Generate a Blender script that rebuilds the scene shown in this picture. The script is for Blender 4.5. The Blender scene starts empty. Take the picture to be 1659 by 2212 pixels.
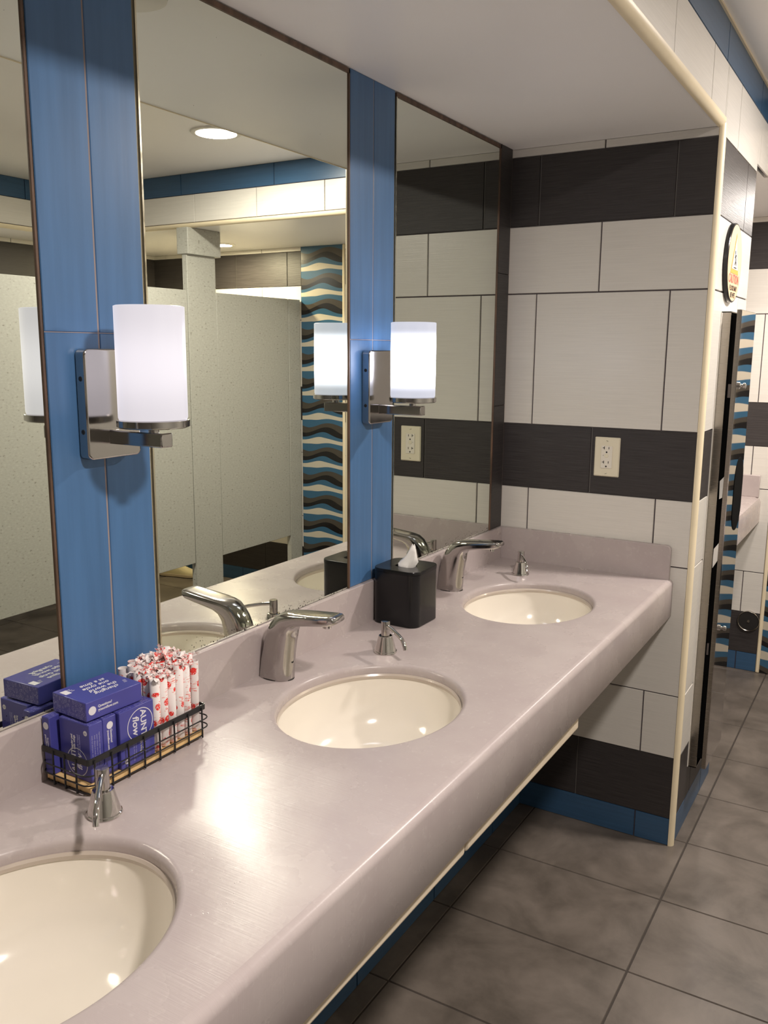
import bpy, bmesh, math, random
from mathutils import Vector, Matrix
R = math.radians
PI = math.pi
random.seed(7)
sc = bpy.context.scene
COL = sc.collection

# ------------------------------------------------------------------ camera
cam_d = bpy.data.cameras.new('camera')
cam = bpy.data.objects.new('camera', cam_d)
COL.objects.link(cam)
cr = Vector((0.85780, 0.51394, 0.00730)).normalized()
cf = Vector((-0.50404, 0.84421, -0.18231)).normalized()
yaw, pit, rol = 0.538275, -0.183349, 0.00743
cf = Vector((-math.sin(yaw)*math.cos(pit), math.cos(yaw)*math.cos(pit), math.sin(pit)))
r0 = cf.cross(Vector((0, 0, 1))).normalized()
u0 = r0.cross(cf)
cr = r0*math.cos(rol) + u0*math.sin(rol)
cu = -r0*math.sin(rol) + u0*math.cos(rol)
M = Matrix.Identity(4)
for i in range(3):
    M[i][0], M[i][1], M[i][2] = cr[i], cu[i], -cf[i]
M[0][3], M[1][3], M[2][3] = 1.11526, -2.60332, 1.51734
cam.matrix_world = M
cam_d.sensor_fit = 'HORIZONTAL'
cam_d.sensor_width = 36.0
cam_d.lens = 1889.06*36.0/1659.0
cam_d.clip_start = 0.02
sc.camera = cam

# ------------------------------------------------------------------ world, exposure
w = bpy.data.worlds.new('world')
sc.world = w
w.use_nodes = True
w.node_tree.nodes['Background'].inputs[0].default_value = (1.0, 0.9, 0.8, 1)
w.node_tree.nodes['Background'].inputs[1].default_value = 0.05
sc.view_settings.view_transform = 'Standard'
sc.view_settings.look = 'None'
sc.view_settings.gamma = 1.0
sc.view_settings.use_curve_mapping = False
sc.view_settings.exposure = 0.32
cy = sc.cycles
cy.use_denoising = True
try:
    cy.denoiser = 'OPENIMAGEDENOISE'
except Exception:
    pass
cy.max_bounces = 10
cy.diffuse_bounces = 5
cy.glossy_bounces = 8
cy.caustics_reflective = True
cy.caustics_refractive = False
cy.sample_clamp_indirect = 0.0
cy.use_guiding = True
cy.guiding_training_samples = 64
cy.blur_glossy = 0.3

# lamp powers (the room's own lamps)
P_CEIL = 30.0
P_LOW = 15.0
WARM = (1.0, 0.915, 0.84)
SCONCE_NEAR = 0.64
SCONCE_FAR = 6.5


# ------------------------------------------------------------------ mesh helpers
class MB:
    """collects shapes, builds them as ONE mesh object"""
    def __init__(self):
        self.v, self.f, self.m = [], [], []

    def add(self, vs, fs, mi=0):
        o = len(self.v)
        self.v += [tuple(p) for p in vs]
        for f in fs:
            self.f.append(tuple(i + o for i in f))
            self.m.append(mi)
        return self

    def box(self, x0, x1, y0, y1, z0, z1, mi=0, T=None):
        vs = [Vector(p) for p in ((x0, y0, z0), (x1, y0, z0), (x1, y1, z0), (x0, y1, z0),
                                  (x0, y0, z1), (x1, y0, z1), (x1, y1, z1), (x0, y1, z1))]
        if T is not None:
            vs = [T @ p for p in vs]
        return self.add(vs, [(0, 3, 2, 1), (4, 5, 6, 7), (0, 1, 5, 4), (1, 2, 6, 5), (2, 3, 7, 6), (3, 0, 4, 7)], mi)

    def loft(self, rings, mi=0, caps=True, closed=True):
        n = len(rings[0])
        vs = [p for r in rings for p in r]
        fs = []
        for k in range(len(rings) - 1):
            for i in range(n if closed else n - 1):
                j = (i + 1) % n
                fs.append((k*n + i, k*n + j, (k + 1)*n + j, (k + 1)*n + i))
        if caps and closed:
            fs.append(tuple(reversed(range(n))))
            fs.append(tuple((len(rings) - 1)*n + i for i in range(n)))
        return self.add(vs, fs, mi)

    def lathe(self, prof, c=(0, 0, 0), n=40, mi=0, sx=1.0, sy=1.0, caps=True, axis='z'):
        rings = []
        for r, h in prof:
            ring = []
            for i in range(n):
                a = 2*PI*i/n
                p = (r*sx*math.cos(a), r*sy*math.sin(a), h)
                if axis == 'x':
                    p = (h, p[0], p[1])
                elif axis == 'y':
                    p = (p[1], h, p[0])
                ring.append((c[0] + p[0], c[1] + p[1], c[2] + p[2]))
            rings.append(ring)
        return self.loft(rings, mi, caps)

    def tube(self, pts, r, n=12, mi=0, caps=True):
        pts = [Vector(p) for p in pts]
        rings = []
        up = None
        for k, p in enumerate(pts):
            if k == 0:
                t = pts[1] - pts[0]
            elif k == len(pts) - 1:
                t = pts[-1] - pts[-2]
            else:
                t = (pts[k + 1] - p).normalized() + (p - pts[k - 1]).normalized()
            t.normalize()
            if up is None:
                up = Vector((0, 0, 1)) if abs(t.z) < 0.9 else Vector((1, 0, 0))
            a = t.cross(up).normalized()
            b = a.cross(t).normalized()
            up = b
            rr = r[k] if isinstance(r, (list, tuple)) else r
            rings.append([p + a*rr*math.cos(2*PI*i/n) + b*rr*math.sin(2*PI*i/n) for i in range(n)])
        return self.loft(rings, mi, caps)

    def prism(self, poly, z0, z1, mi=0, T=None):
        """poly in xy, extruded in z"""
        T = T or Matrix.Identity(4)
        a = [T @ Vector((p[0], p[1], z0)) for p in poly]
        b = [T @ Vector((p[0], p[1], z1)) for p in poly]
        return self.loft([a, b], mi)

    def build(self, name, mats, parent=None, smooth=False, bevel=0.0, seg=2, angle=35, recalc=True):
        me = bpy.data.meshes.new(name)
        me.from_pydata(self.v, [], self.f)
        for i, p in enumerate(me.polygons):
            p.material_index = self.m[i]
        if not isinstance(mats, (list, tuple)):
            mats = [mats]
        for m in mats:
            me.materials.append(m)
        if recalc:
            bm = bmesh.new()
            bm.from_mesh(me)
            bmesh.ops.recalc_face_normals(bm, faces=bm.faces)
            bm.to_mesh(me)
            bm.free()
        if smooth:
            for p in me.polygons:
                p.use_smooth = True
            try:
                me.set_sharp_from_angle(angle=R(angle))
            except Exception:
                pass
        me.update()
        o = bpy.data.objects.new(name, me)
        COL.objects.link(o)
        if parent is not None:
            o.parent = parent
        if bevel > 0:
            b = o.modifiers.new('bevel', 'BEVEL')
            b.width = bevel
            b.segments = seg
            b.limit_method = 'ANGLE'
            b.angle_limit = R(40)
            b.harden_normals = False
            for p in me.polygons:
                p.use_smooth = True
            try:
                me.set_sharp_from_angle(angle=R(50))
            except Exception:
                pass
        return o


def tag(o, label=None, cat=None, group=None, kind=None):
    if label:
        o['label'] = label
    if cat:
        o['category'] = cat
    if group:
        o['group'] = group
    if kind:
        o['kind'] = kind
    return o


def thing(name, loc, label, cat, rz=0.0, group=None):
    o = bpy.data.objects.new(name, None)
    COL.objects.link(o)
    o.empty_display_size = 0.05
    o.location = loc
    o.rotation_euler = (0, 0, rz)
    return tag(o, label, cat, group)


def copy_tree(o, parent=None):
    c = o.copy()
    COL.objects.link(c)
    c.parent = parent
    for ch in list(o.children):
        copy_tree(ch, c)
    return c


def rrect(w, h, r, n=6, cx=0.0, cy=0.0):
    pts = []
    for k, (sx, sy) in enumerate(((1, 1), (-1, 1), (-1, -1), (1, -1))):
        for i in range(n + 1):
            a = PI/2*k + PI/2*i/n
            pts.append((cx + sx*(w/2 - r) + r*math.cos(a), cy + sy*(h/2 - r) + r*math.sin(a)))
    return pts


def text_mesh(txt, size, mat, parent, T, name='lettering', bold=0.0, align='CENTER', depth=0.00015, spacing=1.0, shear=0.0, sx=1.0, line=1.0):
    cu_ = bpy.data.curves.new(name, 'FONT')
    cu_.body = txt
    cu_.size = size
    cu_.align_x = align
    cu_.align_y = 'CENTER'
    cu_.offset = bold
    cu_.extrude = depth
    cu_.space_character = spacing
    cu_.space_line = line
    cu_.shear = shear
    cu_.resolution_u = 3
    tmp = bpy.data.objects.new('tmp', cu_)
    COL.objects.link(tmp)
    dg = bpy.context.evaluated_depsgraph_get()
    me = bpy.data.meshes.new_from_object(tmp.evaluated_get(dg))
    bpy.data.objects.remove(tmp)
    me.transform(Matrix.Diagonal((sx, 1, 1, 1)))
    me.transform(T)
    me.materials.clear()
    me.materials.append(mat)
    o = bpy.data.objects.new(name, me)
    COL.objects.link(o)
    if parent is not None:
        o.parent = parent
    return o


def frame(origin, xdir, ydir):
    """matrix whose local x,y lie along xdir,ydir at origin"""
    x = Vector(xdir).normalized()
    y = Vector(ydir).normalized()
    z = x.cross(y)
    T = Matrix.Identity(4)
    for i in range(3):
        T[i][0], T[i][1], T[i][2], T[i][3] = x[i], y[i], z[i], origin[i]
    return T


# ------------------------------------------------------------------ materials
def new_mat(name):
    m = bpy.data.materials.new(name)
    m.use_nodes = True
    nt = m.node_tree
    return m, nt, nt.nodes['Principled BSDF']


def N(nt, t, **kw):
    n = nt.nodes.new(t)
    for k, v in kw.items():
        setattr(n, k, v)
    return n


def mat(name, col, rough=0.5, metal=0.0, spec=0.5, coat=0.0, var=0.0, scale=(20, 20, 20), bump=0.0, bscale=None,
        rvar=0.0, detail=4.0, col2=None, thr=None):
    m, nt, b = new_mat(name)
    b.inputs['Base Color'].default_value = (*col, 1)
    b.inputs['Roughness'].default_value = rough
    b.inputs['Metallic'].default_value = metal
    b.inputs['Specular IOR Level'].default_value = spec
    if coat:
        b.inputs['Coat Weight'].default_value = coat
        b.inputs['Coat Roughness'].default_value = 0.08
    if var or bump or rvar or col2:
        tc = N(nt, 'ShaderNodeTexCoord')
        mp = N(nt, 'ShaderNodeMapping')
        mp.inputs['Scale'].default_value = scale
        no = N(nt, 'ShaderNodeTexNoise')
        no.inputs['Scale'].default_value = 1.0
        no.inputs['Detail'].default_value = detail
        nt.links.new(tc.outputs['Object'], mp.inputs[0])
        nt.links.new(mp.outputs[0], no.inputs[0])
        if var or col2:
            rp = N(nt, 'ShaderNodeValToRGB')
            lo, hi = thr or (0.3, 0.7)
            rp.color_ramp.elements[0].position = lo
            rp.color_ramp.elements[1].position = hi
            c2 = col2 or tuple(min(1, c*(1 + var)) for c in col)
            c1 = tuple(c*(1 - var) for c in col)
            rp.color_ramp.elements[0].color = (*c1, 1)
            rp.color_ramp.elements[1].color = (*c2, 1)
            nt.links.new(no.outputs[0], rp.inputs[0])
            nt.links.new(rp.outputs[0], b.inputs['Base Color'])
        if rvar:
            mr = N(nt, 'ShaderNodeMapRange')
            mr.inputs['To Min'].default_value = rough - rvar
            mr.inputs['To Max'].default_value = rough + rvar
            nt.links.new(no.outputs[0], mr.inputs['Value'])
            nt.links.new(mr.outputs[0], b.inputs['Roughness'])
        if bump:
            no2 = no
            if bscale:
                mp2 = N(nt, 'ShaderNodeMapping')
                mp2.inputs['Scale'].default_value = bscale
                nt.links.new(tc.outputs['Object'], mp2.inputs[0])
                no2 = N(nt, 'ShaderNodeTexNoise')
                no2.inputs['Scale'].default_value = 1.0
                no2.inputs['Detail'].default_value = 5.0
                nt.links.new(mp2.outputs[0], no2.inputs[0])
            bp = N(nt, 'ShaderNodeBump')
            bp.inputs['Strength'].default_value = bump
            bp.inputs['Distance'].default_value = 0.002
            nt.links.new(no2.outputs[0], bp.inputs['Height'])
            nt.links.new(bp.outputs[0], b.inputs['Normal'])
    return m


def emit(name, col, strength):
    m = bpy.data.materials.new(name)
    m.use_nodes = True
    nt = m.node_tree
    nt.nodes.clear()
    e = N(nt, 'ShaderNodeEmission')
    e.inputs[0].default_value = (*col, 1)
    e.inputs[1].default_value = strength
    o = N(nt, 'ShaderNodeOutputMaterial')
    nt.links.new(e.outputs[0], o.inputs[0])
    return m


m_white = mat('white_linen_tile', (0.66, 0.63, 0.585), 0.3, var=0.045, scale=(7, 7, 420), bump=0.12, spec=0.4)
m_dark = mat('charcoal_linen_tile', (0.038, 0.033, 0.033), 0.46, var=0.3, scale=(10, 10, 500), bump=0.3, spec=0.4)
m_blue = mat('blue_tile', (0.060, 0.145, 0.30), 0.34, var=0.10, scale=(60, 60, 4), bump=0.06)
m_blueh = mat('blue_base_tile', (0.036, 0.090, 0.175), 0.34, var=0.10, scale=(5, 5, 120), bump=0.06)
m_grd = mat('dark_grout', (0.055, 0.042, 0.05), 0.9)
m_grl = mat('grey_grout', (0.15, 0.14, 0.13), 0.9)
m_grb = mat('taupe_grout', (0.30, 0.235, 0.215), 0.9)
m_paint = mat('ceiling_paint', (0.93, 0.905, 0.90), 0.33, spec=0.35, var=0.02, scale=(2, 2, 2), bump=0.10, bscale=(14, 14, 14))
m_trim = mat('cream_bullnose_trim', (0.80, 0.69, 0.49), 0.38, var=0.04, scale=(9, 9, 9))
m_chrome = mat('polished_chrome', (0.62, 0.60, 0.575), 0.07, metal=1.0, rvar=0.03, scale=(18, 18, 18))
m_chrome2 = mat('worn_chrome', (0.47, 0.45, 0.435), 0.13, metal=1.0, rvar=0.05, scale=(25, 25, 25))
m_steel = mat('brushed_steel', (0.40, 0.37, 0.33), 0.26, metal=1.0, rvar=0.06, scale=(6, 6, 500))
m_steelm = mat('polished_steel_face', (0.62, 0.60, 0.59), 0.035, metal=1.0)
m_blackp = mat('black_plastic', (0.006, 0.006, 0.007), 0.22, spec=0.4)
m_blackw = mat('black_wire', (0.008, 0.008, 0.009), 0.45)
m_blackm = mat('gap_shade_black', (0.004, 0.004, 0.004), 0.9, spec=0.05)  # near-black colour painted in for shade inside the steel cabinet
m_latch = mat('dull_latch', (0.10, 0.085, 0.08), 0.6, spec=0.2)
m_sink = mat('cream_porcelain', (0.78, 0.725, 0.64), 0.12, coat=0.5, spec=0.5)
m_sinkrim = mat('beige_sink_rim', (0.50, 0.43, 0.37), 0.22, coat=0.2)
m_cream = mat('cream_substrate', (0.66, 0.56, 0.43), 0.6, var=0.06, scale=(3, 9, 9))
m_ivory = mat('ivory_plastic', (0.74, 0.68, 0.53), 0.35)
m_ivory2 = mat('pale_plastic', (0.76, 0.71, 0.62), 0.3)
m_slot = mat('slot_black', (0.01, 0.009, 0.008), 0.6)
m_boxb = mat('blue_carton', (0.055, 0.055, 0.27), 0.33, var=0.06, scale=(14, 14, 14), bump=0.05)
m_print = mat('white_print', (0.66, 0.64, 0.68), 0.5)
m_printd = mat('lilac_print', (0.28, 0.27, 0.50), 0.5)
m_red = mat('red_print', (0.75, 0.045, 0.035), 0.5)
m_pink = mat('pink_print', (0.80, 0.33, 0.30), 0.5)
m_tissue = mat('tissue_paper', (0.78, 0.76, 0.73), 0.85, bump=0.2, scale=(60, 60, 60))
m_wood = mat('pine_board', (0.66, 0.44, 0.20), 0.55, var=0.18, scale=(60, 3, 200), bump=0.1)
m_edge = mat('mirror_edge_seal', (0.10, 0.055, 0.035), 0.5, var=0.5, scale=(50, 50, 9))
m_edgel = mat('mirror_edge_metal', (0.70, 0.66, 0.52), 0.18, metal=1.0, rvar=0.12, scale=(90, 90, 60))
m_shoe = mat('cream_sneaker_fabric', (0.62, 0.53, 0.33), 0.8, bump=0.2, scale=(80, 80, 80))
m_sole = mat('pale_rubber_sole', (0.68, 0.56, 0.40), 0.6)
m_rub = mat('black_rubber', (0.012, 0.010, 0.009), 0.6)
m_signf = mat('peach_sign_face', (0.74, 0.50, 0.31), 0.75, spec=0.2)
m_orange = mat('orange_sign_paint', (0.82, 0.36, 0.06), 0.45)
m_signw = mat('white_sign_paint', (0.80, 0.76, 0.70), 0.45)
m_redtxt = mat('red_sign_paint', (0.62, 0.12, 0.10), 0.5)

# stone-look solid surface of the counter: soft mauve grey with pale flecks and fine scratches
def counter_material():
    m, nt, b = new_mat('mauve_solid_surface')
    tc = N(nt, 'ShaderNodeTexCoord')
    n1 = N(nt, 'ShaderNodeTexNoise')
    n1.inputs['Scale'].default_value = 9.0
    n1.inputs['Detail'].default_value = 5
    n2 = N(nt, 'ShaderNodeTexNoise')
    n2.inputs['Scale'].default_value = 95.0
    n2.inputs['Detail'].default_value = 2
    rp = N(nt, 'ShaderNodeValToRGB')
    rp.color_ramp.elements[0].position = 0.3
    rp.color_ramp.elements[1].position = 0.72
    rp.color_ramp.elements[0].color = (0.405, 0.345, 0.342, 1)
    rp.color_ramp.elements[1].color = (0.45, 0.395, 0.385, 1)
    r2 = N(nt, 'ShaderNodeValToRGB')
    r2.color_ramp.elements[0].position = 0.60
    r2.color_ramp.elements[1].position = 0.78
    r2.color_ramp.elements[0].color = (0, 0, 0, 1)
    r2.color_ramp.elements[1].color = (0.2, 0.2, 0.2, 1)
    mx = N(nt, 'ShaderNodeMix', data_type='RGBA')
    mx.inputs['B'].default_value = (0.60, 0.55, 0.54, 1)
    L = nt.links.new
    L(tc.outputs['Object'], n1.inputs[0]); L(tc.outputs['Object'], n2.inputs[0])
    L(n1.outputs[0], rp.inputs[0]); L(n2.outputs[0], r2.inputs[0])
    L(rp.outputs[0], mx.inputs['A']); L(r2.outputs[0], mx.inputs['Factor'])
    L(mx.outputs['Result'], b.inputs['Base Color'])
    # scratches: stretched noises in three directions
    prev = None
    for k, (rot, s) in enumerate(((0.5, (7, 260, 1)), (1.7, (6, 300, 1)), (2.6, (8, 230, 1)))):
        mp = N(nt, 'ShaderNodeMapping')
        mp.inputs['Rotation'].default_value = (0, 0, rot)
        mp.inputs['Scale'].default_value = s
        ns = N(nt, 'ShaderNodeTexNoise')
        ns.inputs['Scale'].default_value = 1.0
        ns.inputs['Detail'].default_value = 3
        ns.inputs['Distortion'].default_value = 0.6
        L(tc.outputs['Object'], mp.inputs[0]); L(mp.outputs[0], ns.inputs[0])
        if prev is None:
            prev = ns.outputs[0]
        else:
            mm = N(nt, 'ShaderNodeMath', operation='MAXIMUM')
            L(prev, mm.inputs[0]); L(ns.outputs[0], mm.inputs[1])
            prev = mm.outputs[0]
    bp = N(nt, 'ShaderNodeBump')
    bp.inputs['Strength'].default_value = 0.14
    bp.inputs['Distance'].default_value = 0.0012
    L(prev, bp.inputs['Height']); L(bp.outputs[0], b.inputs['Normal'])
    mr = N(nt, 'ShaderNodeMapRange')
    mr.inputs['From Min'].default_value = 0.3
    mr.inputs['From Max'].default_value = 0.7
    mr.inputs['To Min'].default_value = 0.23
    mr.inputs['To Max'].default_value = 0.30
    L(n1.outputs[0], mr.inputs['Value']); L(mr.outputs[0], b.inputs['Roughness'])
    b.inputs['Specular IOR Level'].default_value = 0.25
    return m


def floor_material():
    m, nt, b = new_mat('taupe_floor_tile')
    L = nt.links.new
    tc = N(nt, 'ShaderNodeTexCoord')
    n1 = N(nt, 'ShaderNodeTexNoise')
    n1.inputs['Scale'].default_value = 5.0
    n1.inputs['Detail'].default_value = 8
    n1.inputs['Roughness'].default_value = 0.62
    n1.inputs['Distortion'].default_value = 0.4
    rp = N(nt, 'ShaderNodeValToRGB')
    rp.color_ramp.elements[0].position = 0.32
    rp.color_ramp.elements[1].position = 0.70
    rp.color_ramp.elements[0].color = (0.076, 0.063, 0.052, 1)
    rp.color_ramp.elements[1].color = (0.178, 0.150, 0.128, 1)
    L(tc.outputs['Object'], n1.inputs[0]); L(n1.outputs[0], rp.inputs[0])
    L(rp.outputs[0], b.inputs['Base Color'])
    mr = N(nt, 'ShaderNodeMapRange')
    mr.inputs['To Min'].default_value = 0.30
    mr.inputs['To Max'].default_value = 0.48
    L(n1.outputs[0], mr.inputs['Value']); L(mr.outputs[0], b.inputs['Roughness'])
    bp = N(nt, 'ShaderNodeBump')
    bp.inputs['Strength'].default_value = 0.25
    bp.inputs['Distance'].default_value = 0.002
    L(n1.outputs[0], bp.inputs['Height']); L(bp.outputs[0], b.inputs['Normal'])
    return m


def mirror_material():
    m, nt, b = new_mat('silvered_glass')
    L = nt.links.new
    tc = N(nt, 'ShaderNodeTexCoord')
    sp = N(nt, 'ShaderNodeSeparateXYZ')
    L(tc.outputs['Object'], sp.inputs[0])
    no = N(nt, 'ShaderNodeTexNoise')
    no.inputs['Scale'].default_value = 230.0
    no.inputs['Detail'].default_value = 2
    L(tc.outputs['Object'], no.inputs[0])
    # desilvering specks in a low band and within a patch along y
    mr = N(nt, 'ShaderNodeMapRange')
    mr.inputs['From Min'].default_value = 0.957
    mr.inputs['From Max'].default_value = 1.0
    mr.inputs['To Min'].default_value = 1.0
    mr.inputs['To Max'].default_value = 0.0
    L(sp.outputs['Z'], mr.inputs['Value'])
    n3 = N(nt, 'ShaderNodeTexNoise')
    n3.inputs['Scale'].default_value = 7.0
    L(tc.outputs['Object'], n3.inputs[0])
    a = N(nt, 'ShaderNodeMath', operation='MULTIPLY')
    L(mr.outputs[0], a.inputs[0]); L(n3.outputs[0], a.inputs[1])
    s = N(nt, 'ShaderNodeMath', operation='MULTIPLY_ADD')
    L(a.outputs[0], s.inputs[0]); s.inputs[1].default_value = 0.42
    L(no.outputs[0], s.inputs[2])
    g = N(nt, 'ShaderNodeMath', operation='GREATER_THAN')
    L(s.outputs[0], g.inputs[0]); g.inputs[1].default_value = 0.81
    mx = N(nt, 'ShaderNodeMix', data_type='RGBA')
    mx.inputs['A'].default_value = (0.80, 0.835, 0.755, 1)
    mx.inputs['B'].default_value = (0.05, 0.045, 0.035, 1)
    L(g.outputs[0], mx.inputs['Factor']); L(mx.outputs['Result'], b.inputs['Base Color'])
    b.inputs['Metallic'].default_value = 1.0
    b.inputs['Roughness'].default_value = 0.0
    return m


def mosaic_material(x0, lam=0.3):
    m, nt, b = new_mat('wave_mosaic')
    L = nt.links.new
    g = N(nt, 'ShaderNodeNewGeometry')
    sp = N(nt, 'ShaderNodeSeparateXYZ')
    L(g.outputs['Position'], sp.inputs[0])

    def math_(op, a, b_=None, c=None):
        n = N(nt, 'ShaderNodeMath', operation=op)
        for i, v in enumerate((a, b_, c)):
            if v is None:
                continue
            if isinstance(v, (int, float)):
                n.inputs[i].default_value = v
            else:
                L(v, n.inputs[i])
        return n.outputs[0]
    ang = math_('MULTIPLY', math_('SUBTRACT', sp.outputs['X'], x0), 2*PI/lam)
    s1 = math_('MULTIPLY', math_('SINE', math_('ADD', ang, 2.14)), 0.0125)
    zz = math_('ADD', sp.outputs['Z'], s1)
    per = math_('MULTIPLY', zz, 1/0.1465)
    ph = math_('FRACT', math_('ADD', per, 0.306))
    # second modulation makes each ribbon swell and pinch
    tw = math_('MULTIPLY', math_('SINE', math_('ADD', ang, math_('MULTIPLY', ph, 6.28))), 0.055)
    ph2 = math_('FRACT', math_('ADD', ph, tw))
    rp = N(nt, 'ShaderNodeValToRGB')
    rp.color_ramp.interpolation = 'CONSTANT'
    cream = (0.50, 0.45, 0.36, 1); blue = (0.036, 0.105, 0.18, 1)
    brown = (0.060, 0.051, 0.040, 1); black = (0.010, 0.009, 0.009, 1)
    els = rp.color_ramp.elements
    els[0].position = 0.0; els[0].color = blue
    els[1].position = 0.16; els[1].color = black
    for p, c in ((0.36, brown), (0.57, blue), (0.80, cream)):
        e = els.new(p); e.color = c
    L(ph2, rp.inputs[0])
    L(rp.outputs[0], b.inputs['Base Color'])
    b.inputs['Roughness'].default_value = 0.22
    return m


def partition_material():
    m, nt, b = new_mat('speckled_partition')
    L = nt.links.new
    tc = N(nt, 'ShaderNodeTexCoord')
    vo = N(nt, 'ShaderNodeTexNoise')
    vo.inputs['Scale'].default_value = 1.0
    vo.inputs['Detail'].default_value = 3
    mp = N(nt, 'ShaderNodeMapping')
    mp.inputs['Scale'].default_value = (70, 70, 130)
    L(tc.outputs['Object'], mp.inputs[0]); L(mp.outputs[0], vo.inputs[0])
    rp = N(nt, 'ShaderNodeValToRGB')
    rp.color_ramp.elements[0].position = 0.26
    rp.color_ramp.elements[1].position = 0.36
    rp.color_ramp.elements[0].color = (0.15, 0.138, 0.112, 1)
    rp.color_ramp.elements[1].color = (0.375, 0.37, 0.33, 1)
    e = rp.color_ramp.elements.new(0.62); e.color = (0.405, 0.40, 0.36, 1)
    e = rp.color_ramp.elements.new(0.74); e.color = (0.46, 0.45, 0.41, 1)
    L(vo.outputs[0], rp.inputs[0]); L(rp.outputs[0], b.inputs['Base Color'])
    b.inputs['Roughness'].default_value = 0.5
    return m


m_counter = counter_material()
m_floor = floor_material()
m_mirror = mirror_material()
m_part = partition_material()

# ------------------------------------------------------------------ the lamps
def downlight(x, y, z, power, label, radius=0.085, warm=WARM):
    t = thing('recessed_downlight', (x, y, z), label, 'ceiling light')
    mb = MB()
    mb.lathe([(radius + 0.018, -0.0005), (radius + 0.016, -0.006), (radius, -0.007), (radius - 0.004, -0.0005)], n=48, caps=False)
    mb.build('trim_ring', m_signw, t, smooth=True)
    lens = MB()
    lens.lathe([(0.0005, -0.0025), (radius - 0.003, -0.002)], n=48, caps=False)
    area = PI*radius*radius
    rad = power/(PI*area)
    lens.build('lens', emit('lens_glow', warm, 2.5), t)
    ld = bpy.data.lights.new('lamp', 'AREA')
    ld.shape = 'DISK'
    ld.size = radius*1.9
    ld.energy = power
    ld.color = warm
    lo = bpy.data.objects.new('lamp', ld)
    COL.objects.link(lo)
    lo.parent = t
    lo.location = (0, 0, -0.008)
    return t


ZC, ZL = 2.37, 2.115      # high ceiling, low ceiling / soffit
downlight(1.39, 0.24, ZC, P_CEIL, 'round recessed downlight in the high ceiling, seen glowing in the middle mirror')
downlight(1.39, -1.9, ZC, P_CEIL, 'round recessed downlight in the high ceiling above the near sink aisle')
downlight(2.43, 1.45, ZL, P_LOW*1.25, 'small recessed downlight over the stall beside the wavy mosaic', radius=0.06, warm=(1.0, 0.84, 0.58))
downlight(0.86, 1.27, ZL, P_LOW*0.7, 'recessed downlight in the low ceiling beyond the pier', radius=0.07)
downlight(3.11, 0.15, ZL, P_LOW*0.6, 'recessed downlight in the low ceiling above the left stall', radius=0.06)

# ------------------------------------------------------------------ tiled walls
MATS = [m_white, m_dark, m_blueh, m_grd, m_grl, m_blue, m_grb]
WH, DK, BL, GD, GL, BV, GB = range(7)
H = 0.2
#        z0    z1     material joint offset grout
ROWS = [(0.0, 0.09, BL, 0.095, GD), (0.09, 0.29, DK, 0.299, GL), (0.29, 0.49, WH, 0.098, GD), (0.49, 0.89, WH, 0.295, GD),
        (0.89, 1.09, WH, 0.0955, GD), (1.09, 1.29, DK, 0.294, GL), (1.29, 1.69, WH, 0.099, GD), (1.69, 1.89, WH, 0.292, GD),
        (1.89, 2.09, DK, 0.0975, GL), (2.09, 2.29, WH, 0.291, GD)]


def tile_wall(mb, O, U, n, u0, u1, v0, v1, rows=ROWS, tw=0.4, gap=0.003, th=0.004, shift=0.0):
    """O origin, U direction along the wall, n outward normal, z up"""
    O, U, n = Vector(O), Vector(U), Vector(n)

    def P(u, v, d):
        return O + U*u + Vector((0, 0, 1))*v + n*d
    for (a, b, mi, off, gr) in rows:
        a2, b2 = max(a, v0), min(b, v1)
        if b2 - a2 < 0.002:
            continue
        mb.add([P(u0, a2, 0), P(u1, a2, 0), P(u1, b2, 0), P(u0, b2, 0)], [(0, 1, 2, 3)], gr)
        wdt = tw
        k = math.floor((u0 - off - shift)/wdt)
        u = off + shift + k*wdt
        while u < u1:
            s, e = max(u, u0), min(u + wdt, u1)
            if e - s > 0.004:
                ga = gap/2 if u >= u0 else 0
                gb = gap/2 if u + wdt <= u1 else 0
                s2, e2 = s + ga, e - gb
                # dark rows butt against white rows without a visible line
                gz0 = gap/2 if mi == WH else 0.0006
                gz1 = gap/2 if mi == WH else 0.0006
                c0, c1 = a2 + (gz0 if a2 == a else 0), b2 - (gz1 if b2 == b else 0)
                q = 0.0012
                vs = [P(s2, c0, 0), P(e2, c0, 0), P(e2, c1, 0), P(s2, c1, 0),
                      P(s2 + q, c0 + q, th), P(e2 - q, c0 + q, th), P(e2 - q, c1 - q, th), P(s2 + q, c1 - q, th)]
                mb.add(vs, [(4, 5, 6, 7), (0, 1, 5, 4), (1, 2, 6, 5), (2, 3, 7, 6), (3, 0, 4, 7)], mi)
            u += wdt


def struct(name, mb, mats, **kw):
    return tag(mb.build(name, mats, **kw), kind='structure')


XS = 0.614               # plane of the pier's side and of the fascia
TH = 0.004
# end wall of the sink bay (pier front)
mb = MB()
tile_wall(mb, (0, TH, 0), (1, 0, 0), (0, -1, 0), 0.0, 0.602, 0, ZL)
# pier side
mb.add([(XS - .004, 0.575, 0), (0, 0.575, 0), (0, 0.575, ZL), (XS - .004, 0.575, ZL)], [(0, 1, 2, 3)], WH)
tile_wall(mb, (XS - TH, 0, 0), (0, 1, 0), (1, 0, 0), 0.012, 0.575, 0, 2.09, shift=-0.085)
struct('wall_end', mb, MATS, recalc=False)
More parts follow.
